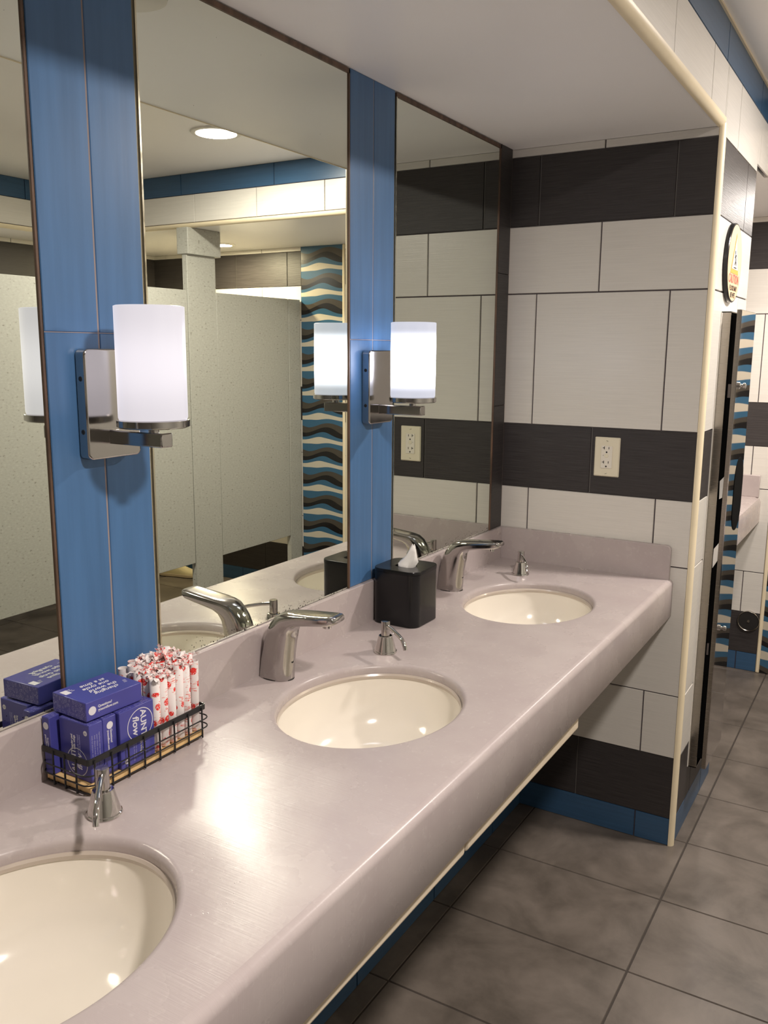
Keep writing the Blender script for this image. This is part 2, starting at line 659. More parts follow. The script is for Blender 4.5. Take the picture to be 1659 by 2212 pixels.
# main wall behind the mirrors: painted backing, furred tiled wall under the counter
mb = MB()
mb.box(-0.12, 0.0, -4.3, 1.78, 0.83, ZC + 0.05, WH)
tile_wall(mb, (0.107 - TH, -4.3, 0), (0, 1, 0), (1, 0, 0), 0, 4.3, 0, 0.83, shift=-0.02)
tile_wall(mb, (0.107 - TH, 0.575, 0), (0, 1, 0), (1, 0, 0), 0, 1.2, 0, 0.83)
mb.box(-0.12, 0.107 - TH - .0005, -4.3, 1.78, 0.0, 0.8295, WH)
struct('wall_left', mb, MATS, recalc=False)
# far wall
mb = MB()
YF = 1.77
tile_wall(mb, (0, YF, 0), (1, 0, 0), (0, -1, 0), 0.0, 0.600, 0, ZL, shift=0.012)
tile_wall(mb, (0, YF, 0), (1, 0, 0), (0, -1, 0), 0.95, 1.780, 0, ZL)
tile_wall(mb, (0, YF, 0), (1, 0, 0), (0, -1, 0), 2.095, 3.30, 0, ZL, shift=0.1)
mb.box(-0.1, 3.45, YF + 0.001, YF + 0.1, 0, ZC, WH)
struct('wall_far', mb, MATS, recalc=False)
# stall back wall, wall behind the camera
mb = MB()
tile_wall(mb, (3.30, YF, 0), (0, -1, 0), (-1, 0, 0), 0, 6.1, 0, ZL)
mb.box(3.301, 3.4, -4.4, YF + .1, 0, ZC, WH)
struct('wall_right', mb, MATS, recalc=False)
mb = MB()
tile_wall(mb, (3.3, -4.3, 0), (-1, 0, 0), (0, 1, 0), 0, 3.3, 0, 2.29)
mb.box(-0.1, 3.4, -4.4, -4.301, 0, ZC, WH)
struct('wall_back', mb, MATS, recalc=False)

# wavy mosaic panels on the far wall, parts of the place they are set in
for k, (xa, xb) in enumerate(((0.618, 0.934), (1.797, 2.093))):
    mb = MB()
    mb.box(xa, xb, YF - 0.006, YF - 0.0005, 0.0, ZL - .001)
    o = mb.build('mosaic_panel', mosaic_material(xa + (0.0 if k else 0.13), 0.3))
    tag(o, ('tall wavy tile mosaic strip at the right edge, past the steel dispenser',
            'tall wavy tile mosaic strip reflected in the middle mirror beside the stalls')[k],
        'mosaic', group='wavy mosaic strips')

# fascias (bulkheads) of the raised ceiling: white row and blue row
FROWS = [(ZL + 0.024, 2.27, WH, 0.0, GD), (2.27, ZC, BL, 0.0, GD)]


def fascia(mb, O, U, n, u1, s_w, s_b):
    tile_wall(mb, O, U, n, 0, u1, 0, ZC, rows=[(ZL + 0.020, 2.27, WH, 0, GD)], tw=0.393, shift=s_w)
    tile_wall(mb, O, U, n, 0, u1, 0, ZC, rows=[(2.27, ZC, BL, 0, GD)], tw=0.585, shift=s_b)


mb = MB()
OO = (XS - TH, -4.3, 0)
WR = lambda z: [(z, 2.27, WH, 0, GD)]
tile_wall(mb, OO, (0, 1, 0), (1, 0, 0), 0, 4.3, 0, ZC, rows=WR(ZL + .020), tw=0.4, shift=4.3 - 0.585)
tile_wall(mb, OO, (0, 1, 0), (1, 0, 0), 4.312, 4.875, 0, ZC, rows=WR(2.09), tw=0.4, shift=4.3 - 0.585)
tile_wall(mb, OO, (0, 1, 0), (1, 0, 0), 4.875, 5.11, 0, ZC, rows=WR(ZL), tw=0.4, shift=4.3 - 0.585)
tile_wall(mb, OO, (0, 1, 0), (1, 0, 0), 4.3, 4.312, 0, ZC, rows=WR(ZL + .020), tw=0.4, shift=4.3 - 0.585)
tile_wall(mb, OO, (0, 1, 0), (1, 0, 0), 0, 5.11, 0, ZC, rows=[(2.27, ZC, BL, 0, GD)], tw=0.585, shift=4.3 - 0.02)
struct('trim_1', mb, MATS, recalc=False)
mb = MB()
fascia(mb, (2.93 + .0, 0.81 + TH, 0), (-1, 0, 0), (0, -1, 0), 2.93 - XS + .004, 2.93 - 2.045, 2.93 - 2.13)
struct('trim_2', mb, MATS, recalc=False)
mb = MB()
fascia(mb, (2.93 + TH, 0.81, 0), (0, -1, 0), (-1, 0, 0), 5.11, 0.2, 0.3)
struct('trim_3', mb, MATS, recalc=False)


def quarter(mb, p0, p1, a, b, r, n=8):
    """bullnose strip from p0 to p1; a, b unit vectors of the two wall planes' outward sides"""
    p0, p1, a, b = Vector(p0), Vector(p1), Vector(a), Vector(b)
    ra, rb = [], []
    for i in range(n + 1):
        t = PI/2*i/n
        d = a*(r*math.cos(t)) + b*(r*math.sin(t))
        ra.append(p0 + d)
        rb.append(p1 + d)
    ra.append(p0); rb.append(p1)
    mb.loft([ra, rb])


mb = MB()
quarter(mb, (0.602, 0.014, 0.0), (0.602, 0.014, ZL + .008), (1, 0, 0), (0, -1, 0), 0.016)
struct('trim_4', mb, m_trim, smooth=True)
mb = MB()
quarter(mb, (0.598, -4.3, ZL + .018), (0.598, 0.0, ZL + .018), (1, 0, 0), (0, 0, -1), 0.0205)
struct('trim_5', mb, m_trim, smooth=True)
mb = MB()
quarter(mb, (0.618, 0.826, ZL + .018), (2.93, 0.826, ZL + .018), (0, -1, 0), (0, 0, -1), 0.0205)
quarter(mb, (2.946, 0.81, ZL + .018), (2.946, -4.3, ZL + .018), (-1, 0, 0), (0, 0, -1), 0.0205)
struct('trim_6', mb, m_trim, smooth=True)
mb = MB()
mb.box(0.600, 0.618, YF - 0.010, YF, 0, ZL)
struct('trim_7', mb, m_trim, bevel=0.006, seg=3)
mb = MB()
mb.box(1.780, 1.797, YF - 0.010, YF, 0, ZL)
mb.box(0.934, 0.95, YF - 0.010, YF, 0, ZL)
struct('trim_8', mb, m_trim, bevel=0.006, seg=3)

# ceilings: high one, the soffit over the sinks, the low ceiling around
mb = MB()
mb.box(-0.1, 3.4, -4.4, YF + .1, ZC, ZC + 0.06)
struct('ceiling', mb, m_paint)
mb = MB()
mb.box(0.0, 0.600, -4.3, YF, ZL, ZL + 0.05)
mb.box(0.600, 3.30, 0.824, YF, ZL, ZL + 0.05)
mb.box(2.944, 3.30, -4.3, 0.824, ZL, ZL + 0.05)
struct('ceiling_low', mb, m_paint)
# caulk bead where ceiling meets fascia
mb = MB()
mb.box(XS, XS + .006, -4.3, 0.81, ZC - .006, ZC)
struct('trim_9', mb, m_trim)

# floor
mb = MB()
mb.box(0.0, 3.4, -4.4, YF + .05, -0.06, -0.002, 1)
tx, ty = 0.4899, 0.3379
for i in range(-2, 7):
    for j in range(-12, 9):
        xa, xb = 0.6503 + i*tx + 0.0024, 0.6503 + (i + 1)*tx - 0.0024
        ya, yb = -0.6286 + j*ty + 0.0020, -0.6286 + (j + 1)*ty - 0.0020
        xa, xb, ya, yb = max(xa, 0.0), min(xb, 3.3), max(ya, -4.3), min(yb, YF)
        if xb - xa < 0.01 or yb - ya < 0.01:
            continue
        q = 0.001
        mb.add([(xa, ya, -.002), (xb, ya, -.002), (xb, yb, -.002), (xa, yb, -.002),
                (xa + q, ya + q, 0), (xb - q, ya + q, 0), (xb - q, yb - q, 0), (xa + q, yb - q, 0)],
               [(4, 5, 6, 7), (0, 1, 5, 4), (1, 2, 6, 5), (2, 3, 7, 6), (3, 0, 4, 7)], 0)
struct('floor', mb, [m_floor, mat('floor_grout', (0.045, 0.036, 0.03), 0.9)], recalc=False)

# ------------------------------------------------------------------ blue tiled columns and the dark strip between the mirrors
ZB = 0.956
COLS = [(-1.729, -1.529), (-0.9017, -0.7089), (-2.553, -2.353)]
for k, (ya, yb) in enumerate(COLS):
    mb = MB()
    tile_wall(mb, (0.002, ya, 0), (0, 1, 0), (1, 0, 0), 0, yb - ya, ZB, ZL,
              rows=[(0.0, 1.54, BV, (yb - ya)*0.51, GB), (1.54, 2.5, BV, (yb - ya)*0.51, GB)], tw=(yb - ya), gap=0.0030, th=0.0015)
    struct('trim_%d' % (10 + k), mb, MATS, recalc=False).location.x = 0.003
mb = MB()
mb.add([(0.002, -0.087, ZB), (0.002, -0.001, ZB), (0.002, -0.001, ZL), (0.002, -0.087, ZL)], [(0, 1, 2, 3)], GL)
for za, zb in ((ZB, 1.347), (1.349, 1.747), (1.749, ZL)):
    mb.box(0.002, 0.008, -0.087, -0.006, za, zb, DK)
mb.box(0.002, 0.006, -0.006, -0.0005, ZB, ZL, GB)
struct('trim_13', mb, MATS)

# ------------------------------------------------------------------ mirrors
MIRR = [(-2.349, -1.733, 'wall mirror left of the near blue column, showing grey stall panels'),
        (-1.525, -0.906, 'large wall mirror between the two blue columns, showing stalls, mosaic and ceiling light'),
        (-0.705, -0.090, 'wall mirror right of the far blue column, showing the socket and tiled end wall')]
for ya, yb, lab in MIRR:
    t = thing('wall_mirror', (0.002, (ya + yb)/2, ZB), lab, 'mirror', group='mirrors over the sinks')
    g = MB()
    g.box(0.001, 0.006, ya + .002, yb - .002, ZB + .001, ZL - .008)
    o = g.build('mirror_glass', m_mirror, t)
    o.location = (-0.002, -(ya + yb)/2, -ZB)
    e = MB()
    e.box(0.0005, 0.0085, yb - .004, yb, ZB, ZL - .004)
    e.box(0.0005, 0.0085, ya, yb, ZL - .0125, ZL - .003)
    o2 = e.build('dark_edge_seal', m_edge, t)
    o2.location = o.location
    e = MB()
    e.box(0.0005, 0.0085, ya, ya + .0035, ZB, ZL - .0125)
    o3 = e.build('metal_edge', m_edgel, t)
    o3.location = o.location

# ------------------------------------------------------------------ sconces
def sconce(y, strength, label, tint):
    t = thing('wall_sconce', (0.008, y, 1.43), label, 'wall lamp', group='sconces on the blue columns')
    # back plate: rounded chrome box
    pl = MB()
    T = frame((0, 0, 0.0), (0, 1, 0), (0, 0, 1))
    poly = rrect(0.108, 0.172, 0.010, 5)
    pl.prism(poly, -0.001, 0.021, 0, T)
    pl.build('back_plate', m_chrome2, t, bevel=0.003, seg=3)
    for z in (0.040, -0.042):
        s = MB()
        s.lathe([(0.0005, -0.0548), (0.0038, -0.0545), (0.0042, -0.0535)], c=(0.010, 0, z), axis='y', n=16)
        s.build('screw', m_slot, t)
    arm = MB()
    arm.box(0.020, 0.134, -0.012, 0.012, -0.063, -0.041)
    arm.build('arm', m_chrome2, t, bevel=0.002, seg=2)
    nk = MB()
    nk.lathe([(0.008, -0.041), (0.008, -0.033), (0.014, -0.030)], c=(0.1065, 0, 0), n=24)
    nk.build('neck', m_chrome2, t, smooth=True)
    ca = MB()
    ca.lathe([(0.010, -0.033), (0.052, -0.033), (0.0555, -0.031), (0.0555, -0.0215), (0.053, -0.0205), (0.01, -0.0205)], c=(0.1065, 0, 0), n=56)
    ca.build('cup', m_chrome2, t, smooth=True)
    # opal glass shade, brighter around the bulb inside
    m = bpy.data.materials.new('opal_glass_shade')
    m.use_nodes = True
    nt = m.node_tree
    b = nt.nodes['Principled BSDF']
    b.inputs['Base Color'].default_value = (0.12, 0.12, 0.12, 1)
    b.inputs['Roughness'].default_value = 0.25
    tc = N(nt, 'ShaderNodeTexCoord')
    sp = N(nt, 'ShaderNodeSeparateXYZ')
    nt.links.new(tc.outputs['Object'], sp.inputs[0])
    mr = N(nt, 'ShaderNodeMapRange')
    mr.interpolation_type = 'SMOOTHERSTEP'
    pp = N(nt, 'ShaderNodeMath', operation='PINGPONG')
    ad = N(nt, 'ShaderNodeMath', operation='ADD')
    nt.links.new(sp.outputs['Z'], ad.inputs[0]); ad.inputs[1].default_value = 0.025
    nt.links.new(ad.outputs[0], pp.inputs[0]); pp.inputs[1].default_value = 0.0875
    nt.links.new(pp.outputs[0], mr.inputs['Value'])
    mr.inputs['From Min'].default_value = 0.0 if strength < 1 else 0.012
    mr.inputs['From Max'].default_value = 0.0875
    mr.inputs['To Min'].default_value = strength*0.88 if strength < 1 else 0.55
    mr.inputs['To Max'].default_value = strength*1.1 if strength < 1 else strength*1.15
    b.inputs['Emission Color'].default_value = (*tint, 1)
    nt.links.new(mr.outputs[0], b.inputs['Emission Strength'])
    sh = MB()
    sh.lathe([(0.010, -0.020), (0.0515, -0.020), (0.0525, -0.017), (0.0525, 0.149), (0.0500, 0.150), (0.0495, 0.146), (0.0495, -0.012), (0.01, -0.012)],
             c=(0.1065, 0, 0), n=64, caps=False)
    sh.build('glass_shade', m, t, smooth=True)
    return t


sconce(-1.624, SCONCE_NEAR, 'near chrome wall lamp with pinkish white cylinder shade on the left blue column', (0.97, 0.91, 0.98))
sconce(-0.800, SCONCE_FAR, 'far chrome wall lamp with brightly glowing bluish white shade on the right blue column', (0.84, 0.86, 1.0))

# ------------------------------------------------------------------ counter
ZT = 0.8533
SINKS = [(0.283, -0.447), (0.283, -1.252), (0.283, -2.045)]
SA, SB = 0.216, 0.178        # half axes along y and x (outer lip)


def za_at(y):
    return 0.737 + 0.011*max(-2.4, y)


def counter_slab(y0, y1, sinks, name, parent):
    mb = MB()
    XB, XF = 0.0, 0.5485          # flat top from the wall to where the nosing rolls over
    cuts = []
    ys = sorted([y0] + [y1] + [s[1] - 0.30 for s in sinks if s[1] - .3 > y0] + [s[1] + 0.30 for s in sinks if s[1] + .3 < y1])
    for a, b in zip(ys[:-1], ys[1:]):
        mid = (a + b)/2
        s = [q for q in sinks if a - 1e-6 < q[1] < b + 1e-6]
        if not s:
            mb.add([(XB, a, ZT), (XF, a, ZT), (XF, b, ZT), (XB, b, ZT)], [(0, 1, 2, 3)])
            mb.add([(XB, a, ZT - .022), (XF, a, ZT - .022), (XF, b, ZT - .022), (XB, b, ZT - .022)], [(0, 1, 2, 3)])
            continue
        cx, cy_ = s[0]
        n = 120
        outer, e1 = [], []
        angs = sorted(set([2*PI*i/n for i in range(n)] +
                          [math.atan2(yy - cy_, xx - cx) % (2*PI) for xx in (XB, XF) for yy in (a, b)]))
        rings = [[] for _ in range(9)]
        for an in angs:
            c, si = math.cos(an), math.sin(an)
            ts = []
            if abs(c) > 1e-9:
                ts.append(((XF if c > 0 else XB) - cx)/c)
            if abs(si) > 1e-9:
                ts.append(((b if si > 0 else a) - cy_)/si)
            tmin = min(q for q in ts if q > 0)
            rings[0].append((cx + c*tmin, cy_ + si*tmin, ZT))
            t = 1/math.sqrt((c/SB)**2 + (si/SA)**2)
            for k in range(6):
                q = PI/2*k/5
                d = 0.011*math.sin(q)
                rings[1 + k].append((cx + c*(t - d + 0.0), cy_ + si*(t - d), ZT - 0.011*(1 - math.cos(q))))
            rings[7].append((cx + c*(t - .011), cy_ + si*(t - .011), ZT - 0.022))
            rings[8].append((cx + c*tmin, cy_ + si*tmin, ZT - 0.022))
        mb.loft(rings, 0, caps=False)
    # front nosing and apron, its lower edge sags slightly
    segs = 24
    prof = []
    r = 0.015
    for k in range(7):
        q = PI/2*k/6
        prof.append((XF + r*math.sin(q), ZT - r*(1 - math.cos(q))))
    ringsf = []
    for i in range(segs + 1):
        y = y0 + (y1 - y0)*i/segs
        za = za_at(y)
        ringsf.append([(px, y, pz) for px, pz in prof] + [(XF + r, y, za + .004), (XF + r - .004, y, za), (XF + .001, y, za), (XF, y, za + .004), (XF, y, ZT - .022)])
    mb.loft(ringsf, 0, caps=False, closed=False)
    for i in (0, segs):
        yy = ringsf[i][0][1]
        mb.add(ringsf[i], [tuple(range(len(ringsf[i])))])
        mb.add([(XB, yy, ZT), (XF, yy, ZT), (XF, yy, ZT - .022), (XB, yy, ZT - .022)], [(0, 1, 2, 3)])
    o = mb.build(name, m_counter, parent, smooth=True, angle=50, recalc=True)
    return o


vt = thing('vanity_countertop', (0.28, -1.6, 0.70), 'long mauve stone-look vanity counter with three oval sinks running to the end wall', 'counter')
off = (-0.28, 1.6, -0.70)
o = counter_slab(-3.6, -0.0005, SINKS, 'slab', vt); o.location = off
# backsplash and side splash
mb = MB(); mb.box(0.0005, 0.0172, -3.6, -0.018, ZT - .002, ZB - .0005)
o = mb.build('backsplash', m_counter, vt, bevel=0.002); o.location = off
mb = MB()
poly = [(0.0172, ZT - .002), (0.5535, ZT - .002)]
for k in range(6):
    q = PI/2*k/5
    poly.append((0.5535 - 0.014 + 0.014*math.cos(q), ZB - 0.014 + 0.014*math.sin(q)))
poly.append((0.0005, ZB)); poly.append((0.0005, ZT - .002))
mb.loft([[(p[0], -0.0175, p[1]) for p in poly], [(p[0], -0.0005, p[1]) for p in poly]])
o = mb.build('side_splash', m_counter, vt, bevel=0.0015); o.location = off
# cream board fixed under the counter
for a, b in ((-1.382, -0.805), (-3.5, -1.386)):
    mb = MB()
    pts = []
    n = 10
    ra = [(0.50, a, 0.692), (0.552, a, 0.688), (0.552, a, za_at(a) + .01), (0.50, a, za_at(a) + .01)]
    rb = [(0.50, b, 0.692), (0.552, b, 0.688), (0.552, b, za_at(b) + .01), (0.50, b, za_at(b) + .01)]
    mb.loft([ra, rb])
    o = mb.build('underside_board', m_cream, vt, bevel=0.006, seg=3); o.location = off

# counter of the next bay, beyond the pier
vt2 = thing('vanity_countertop', (0.28, 1.2, 0.70), 'mauve vanity counter in the next bay, glimpsed behind the steel dispenser', 'counter')
mb = MB()
za = 0.735
mb.loft([[(0.0, y, ZT), (0.535, y, ZT), (0.552, y, ZT - .006), (0.56, y, ZT - .022), (0.56, y, za), (0.535, y, za), (0.53, y, ZT - .03), (0, y, ZT - .03)] for y in (0.58, YF - .001)])
o = mb.build('slab', m_counter, vt2, smooth=True, angle=40); o.location = (-0.28, -1.2, -0.70)
mb = MB(); mb.box(0.0, 0.551, YF - .022, YF - .0045, ZT - .001, ZB)
o = mb.build('side_splash', m_counter, vt2, bevel=0.003); o.location = (-0.28, -1.2, -0.70)

# ------------------------------------------------------------------ sinks
SL = ['near oval cream sink, cut off by the left edge of the photo',
      'middle oval cream sink, between the tampon basket and the tissue box',
      'far oval cream sink beside the end wall with the socket']
for (cx, cy_), lab in zip(reversed(SINKS), SL):
    t = thing('oval_sink', (cx, cy_, ZT - 0.16), lab, 'sink', group='oval undermount sinks')
    mb = MB()
    zt = 0.16 - 0.0185
    prof = [(1.0, zt), (0.995, zt - .006), (0.985, zt - 0.02), (0.95, zt - 0.055), (0.88, zt - 0.088), (0.76, zt - 0.115), (0.58, zt - .130), (0.36, zt - .137), (0.13, zt - .1395), (0.112, zt - .142)]
    rings = []
    nn = 96
    ra_, rb_ = SA - .0105, SB - .0105
    for s, z in prof:
        rings.append([(rb_*s*math.cos(2*PI*i/nn), ra_*s*math.sin(2*PI*i/nn), z) for i in range(nn)])
    mb.loft(rings, 0, caps=False)
    outer = [[(p[0]*1.04, p[1]*1.04, p[2] - .004) for p in r] for r in rings]
    mb.loft(outer, 0, caps=False)
    mb.loft([rings[0], outer[0]], 0, caps=False)
    mb.build('bowl', m_sink, t, smooth=True, angle=60, recalc=False)
    rim = MB()
    rr = []
    for s, z in ((1.0, zt - .0005), (0.985, zt - .0002), (0.972, zt - .004), (0.978, zt - .010), (0.992, zt - .011)):
        rr.append([((rb_ + .0005)*s*math.cos(2*PI*i/nn), (ra_ + .0005)*s*math.sin(2*PI*i/nn), z) for i in range(nn)])
    rim.loft(rr, 0, caps=False)
    rim.build('rim', m_sinkrim, t, smooth=True)
    d = MB()
    d.lathe([(0.0005, 0.003), (0.008, 0.003), (0.010, 0.001), (0.016, 0.0015), (0.021, 0.003), (0.0225, 0.001), (0.0225, -0.004)], c=(0, 0, zt - .1405), n=32)
    d.build('drain', m_chrome, t, smooth=True)
    # overflow hole ring on the back-left of the bowl
    ov = MB()
    a = math.atan2(-0.80, -0.50)
    px_, py_ = rb_*0.925*math.cos(a), ra_*0.925*math.sin(a)
    c = Vector((px_, py_, zt - 0.066))
    nrm = Vector((-math.cos(a)*0.86, -math.sin(a)*0.86, 0.5)).normalized()
    uu = nrm.cross(Vector((0, 0, 1))).normalized()
    vv = uu.cross(nrm)
    c = c + nrm*0.002
    ri = [[c + uu*(r_*math.cos(2*PI*i/28)) + vv*(r_*0.75*math.sin(2*PI*i/28)) + nrm*h for i in range(28)] for r_, h in ((0.0115, 0), (0.0115, 0.0015), (0.0095, 0.0015), (0.009, 0.0))]
    ov.loft(ri, 0, caps=False)
    ov.build('overflow_ring', m_chrome2, t, smooth=True)

# ------------------------------------------------------------------ faucets
def superellipse(c, t_dir, w_dir, a, b, n=28, e=3.0):
    pts = []
    for i in range(n):
        q = 2*PI*i/n
        cc, ss = math.cos(q), math.sin(q)
        x = abs(cc)**(2/e)*(1 if cc >= 0 else -1)
        y = abs(ss)**(2/e)*(1 if ss >= 0 else -1)
        pts.append(c + t_dir*(a*x) + w_dir*(b*y))
    return pts


def make_faucet():
    t = thing('sensor_faucet', (0, 0, ZT), 'x', 'faucet')
    mb = MB()
    # (centre x, centre z, tangent x, tangent z, half thickness, half width, exponent)
    st = [(0.044, 0.0, 0.0, 1, 0.0385, 0.027, 2.5), (0.0445, 0.006, 0.05, 1, 0.0380, 0.0268, 2.5), (0.048, 0.035, 0.10, 1, 0.0365, 0.026, 2.5),
          (0.053, 0.065, 0.18, 1, 0.0345, 0.0255, 2.5), (0.0595, 0.092, 0.32, 1, 0.0325, 0.025, 2.6), (0.0645, 0.104, 0.5, 1, 0.0305, 0.025, 2.7),
          (0.0705, 0.1145, 0.75, 0.9, 0.0275, 0.025, 2.8), (0.078, 0.1225, 0.95, 0.6, 0.0225, 0.0265, 3.6), (0.089, 0.1295, 1, 0.32, 0.0165, 0.027, 4.2),
          (0.105, 0.1345, 1, 0.17, 0.0125, 0.0275, 5), (0.135, 0.1385, 1, 0.12, 0.0112, 0.0275, 5), (0.165, 0.142, 1, 0.11, 0.0104, 0.0265, 5),
          (0.185, 0.1445, 1, 0.11, 0.0098, 0.025, 5), (0.194, 0.1465, 1, 0.11, 0.0085, 0.0225, 4.5), (0.199, 0.1475, 1, 0.1, 0.0055, 0.0185, 4)]
    rings = []
    for x, z, tx_, tz_, a, b, e in st:
        tn = Vector((tx_, 0, tz_)).normalized()
        nn = Vector((tn.z, 0, -tn.x))
        rings.append(superellipse(Vector((x, 0, z)), nn, Vector((0, 1, 0)), a, b, 36, e))
    mb.loft(rings)
    mb.build('body', m_chrome2, t, smooth=True, angle=60)
    a = MB()
    a.lathe([(0.0065, -0.006), (0.0085, -0.005), (0.0085, 0.003)], c=(0.170, 0, 0.1305), n=24)
    a.build('aerator', m_chrome, t, smooth=True)
    for z in (0.026, 0.040):
        s = MB()
        s.lathe([(0.0004, 0.0012), (0.0042, 0.001), (0.0046, 0.0)], c=(0.0815 + (z - .02)*0.12, 0.0, z), axis='x', n=20)
        s.build('sensor_eye', m_slot, t)
    g = MB()
    g.lathe([(0.040, 0.0), (0.0402, 0.0015)], c=(0.044, 0, 0), n=36, sy=0.70)
    g.build('gasket', m_rub, t)
    return t


f0 = make_faucet()
FA = [(0.002, -1.244, 'chrome sensor faucet at the middle sink'),
      (0.0, -0.450, 'chrome sensor faucet at the far sink, right behind the tissue box'),
      (0.002, -2.045, 'chrome sensor faucet at the near sink, outside the left edge')]
for i, (x, y, lab) in enumerate(FA):
    o = f0 if i == 0 else copy_tree(f0)
    o.location = (x + .003, y, ZT + .0003)
    tag(o, lab, 'faucet', 'sensor faucets')


# ------------------------------------------------------------------ soap dispensers
def make_dispenser():
    t = thing('soap_dispenser', (0, 0, ZT), 'x', 'soap dispenser')
    b = MB()
    b.lathe([(0.0255, 0.0), (0.0262, 0.0015), (0.0255, 0.004), (0.0240, 0.005), (0.0155, 0.0375), (0.0145, 0.0385), (0.0105, 0.0388), (0.0100, 0.036)], n=48)
    b.build('conical_base', m_chrome, t, smooth=True, angle=25)
    p = MB()
    p.lathe([(0.0098, 0.034), (0.0098, 0.070), (0.0092, 0.0715), (0.001, 0.0718)], n=36)
    p.build('pump_head', m_chrome2, t, smooth=True, angle=25)
    s = MB()
    s.tube([(0.006, 0, 0.062), (0.03, 0, 0.0605), (0.060, 0, 0.0560), (0.074, 0, 0.0525), (0.083, 0, 0.047), (0.089, 0, 0.040), (0.0925, 0, 0.032)],
           [0.0042, 0.0042, 0.0042, 0.0044, 0.0047, 0.0047, 0.0045], n=18)
    s.build('spout', m_chrome, t, smooth=True, angle=60)
    return t


d0 = make_dispenser()
DI = [(0.163, -0.998, math.atan2(-0.052, 0.084), 'chrome soap dispenser behind the middle sink, in front of the tissue box'),
      (0.155, -0.188, math.atan2(-0.085, 0.055), 'small chrome soap dispenser behind the far sink, by the end wall'),
      (0.172, -1.808, math.atan2(-0.072, 0.066), 'chrome soap dispenser in front of the wire basket, its spout toward the viewer')]
for i, (x, y, a, lab) in enumerate(DI):
    o = d0 if i == 0 else copy_tree(d0)
    o.location = (x, y, ZT + .0003)
    o.rotation_euler = (0, 0, a)
    tag(o, lab, 'soap dispenser', 'chrome soap dispensers')

# ------------------------------------------------------------------ tissue box
t = thing('tissue_box', (0.0825, -0.765, ZT), 'glossy black square tissue box cover on the counter beside the far blue column', 'tissue box')
mb = MB()
S = 0.126
rings = [[(x, y, z) for x, y in rrect(S - d, S - d, 0.026, 8)] for z, d in ((0.0005, 0.003), (0.002, 0.0), (0.131, 0.0))]
mb.loft(rings)
mb.build('cover_body', m_blackp, t, smooth=True, angle=40)
lid = MB()
n = 9*4
outer = [(x, y) for x, y in rrect(S + .001, S + .001, 0.0265, 8)]
# lid with a slight groove and an oval opening
hole = []
for (x, y) in outer:
    a = math.atan2(y, x)
    hole.append((0.030*math.cos(a), 0.021*math.sin(a)))
rl = [[(x, y, 0.1318) for x, y in outer], [(x, y, 0.1385) for x, y in outer], [(x*0.985, y*0.985, 0.140) for x, y in outer],
      [(x, y, 0.1385) for x, y in hole], [(x*0.97, y*0.97, 0.132) for x, y in hole], [(x*.95, y*.95, 0.12) for x, y in hole]]
lid.loft(rl, 0, caps=False)
lid.build('lid', m_blackp, t, smooth=True, angle=40)
ti = MB()
rng = random.Random(3)
rings = []
for k, (z, rx, ry, ox, oy) in enumerate(((0.118, 0.018, 0.010, 0, 0), (0.136, 0.021, 0.012, 0.0, 0), (0.146, 0.022, 0.011, 0.002, .002), (0.158, 0.016, 0.008, 0.006, .006),
                                          (0.170, 0.011, 0.007, 0.010, .010), (0.182, 0.0075, 0.004, 0.013, .012), (0.189, 0.003, 0.0015, 0.013, .013))):
    ring = []
    for i in range(20):
        a = 2*PI*i/20
        f = 1 + 0.28*math.sin(3*a + k*0.7) + 0.1*rng.uniform(-1, 1)
        ring.append((ox + rx*f*math.cos(a)*0.9, oy + ry*f*math.sin(a) + rx*0.4*math.cos(a), z + 0.004*math.sin(2*a + k)))
    rings.append(ring)
ti.loft(rings)
ob = ti.build('tissue', m_tissue, None, smooth=True, angle=60)
ob.location = (0.0825, -0.765, ZT)
tag(ob, 'white tissue pulled up out of the black tissue box', 'tissue')

# ------------------------------------------------------------------ wire basket
BX0, BX1, BY0, BY1 = 0.0195, 0.121, -1.790, -1.538
BZ = ZT + 0.002
bk = thing('wire_basket', ((BX0 + BX1)/2, (BY0 + BY1)/2, ZT), 'black wire basket with a pale wooden base on the counter below the near blue column', 'basket')
off = (-(BX0 + BX1)/2, -(BY0 + BY1)/2, -ZT)


def loop(x0, x1, y0, y1, z, r=0.012, n=6):
    cx, cy_ = (x0 + x1)/2, (y0 + y1)/2
    p = [(x, y, z) for x, y in rrect(x1 - x0, y1 - y0, r, n, cx, cy_)]
    return p + [p[0]]


mb = MB()
for z, g in ((0.0035, 0.0), (0.0185, 0.0045), (0.034, 0.0045)):
    mb.tube(loop(BX0 - g*.3, BX1 + g, BY0 - g, BY1 + g + (0.004 if g else 0), BZ + z, 0.014), 0.0012, n=8, caps=False)
for i in range(1, 4):
    x = BX0 + (BX1 - BX0)*(i/4.0)
    for y in (BY0 - .002, BY1 + .002):
        mb.tube([(x, y, BZ + .001), (x, y, BZ + .056)], 0.0015, n=8)
    mb.tube([(x, BY0, BZ + .0015), (x, BY1, BZ + .0015)], 0.0012, n=8)
for i in range(0, 8):
    y = BY0 + 0.010 + (BY1 - BY0 - .02)*(i/7.0)
    for x in (BX0 - .0005, BX1 + .0025):
        mb.tube([(x, y, BZ + .001), (x, y, BZ + .056)], 0.0015, n=8)
o = mb.build('wires', m_blackw, bk, smooth=True); o.location = off
mb = MB()
o1 = rrect(BX1 - BX0 + .003, BY1 - BY0 + .003, 0.004, 3, (BX0 + BX1)/2, (BY0 + BY1)/2)
o2 = rrect(BX1 - BX0 - .001, BY1 - BY0 - .001, 0.003, 3, (BX0 + BX1)/2, (BY0 + BY1)/2)
za_, zb_ = BZ + .050, BZ + .0595
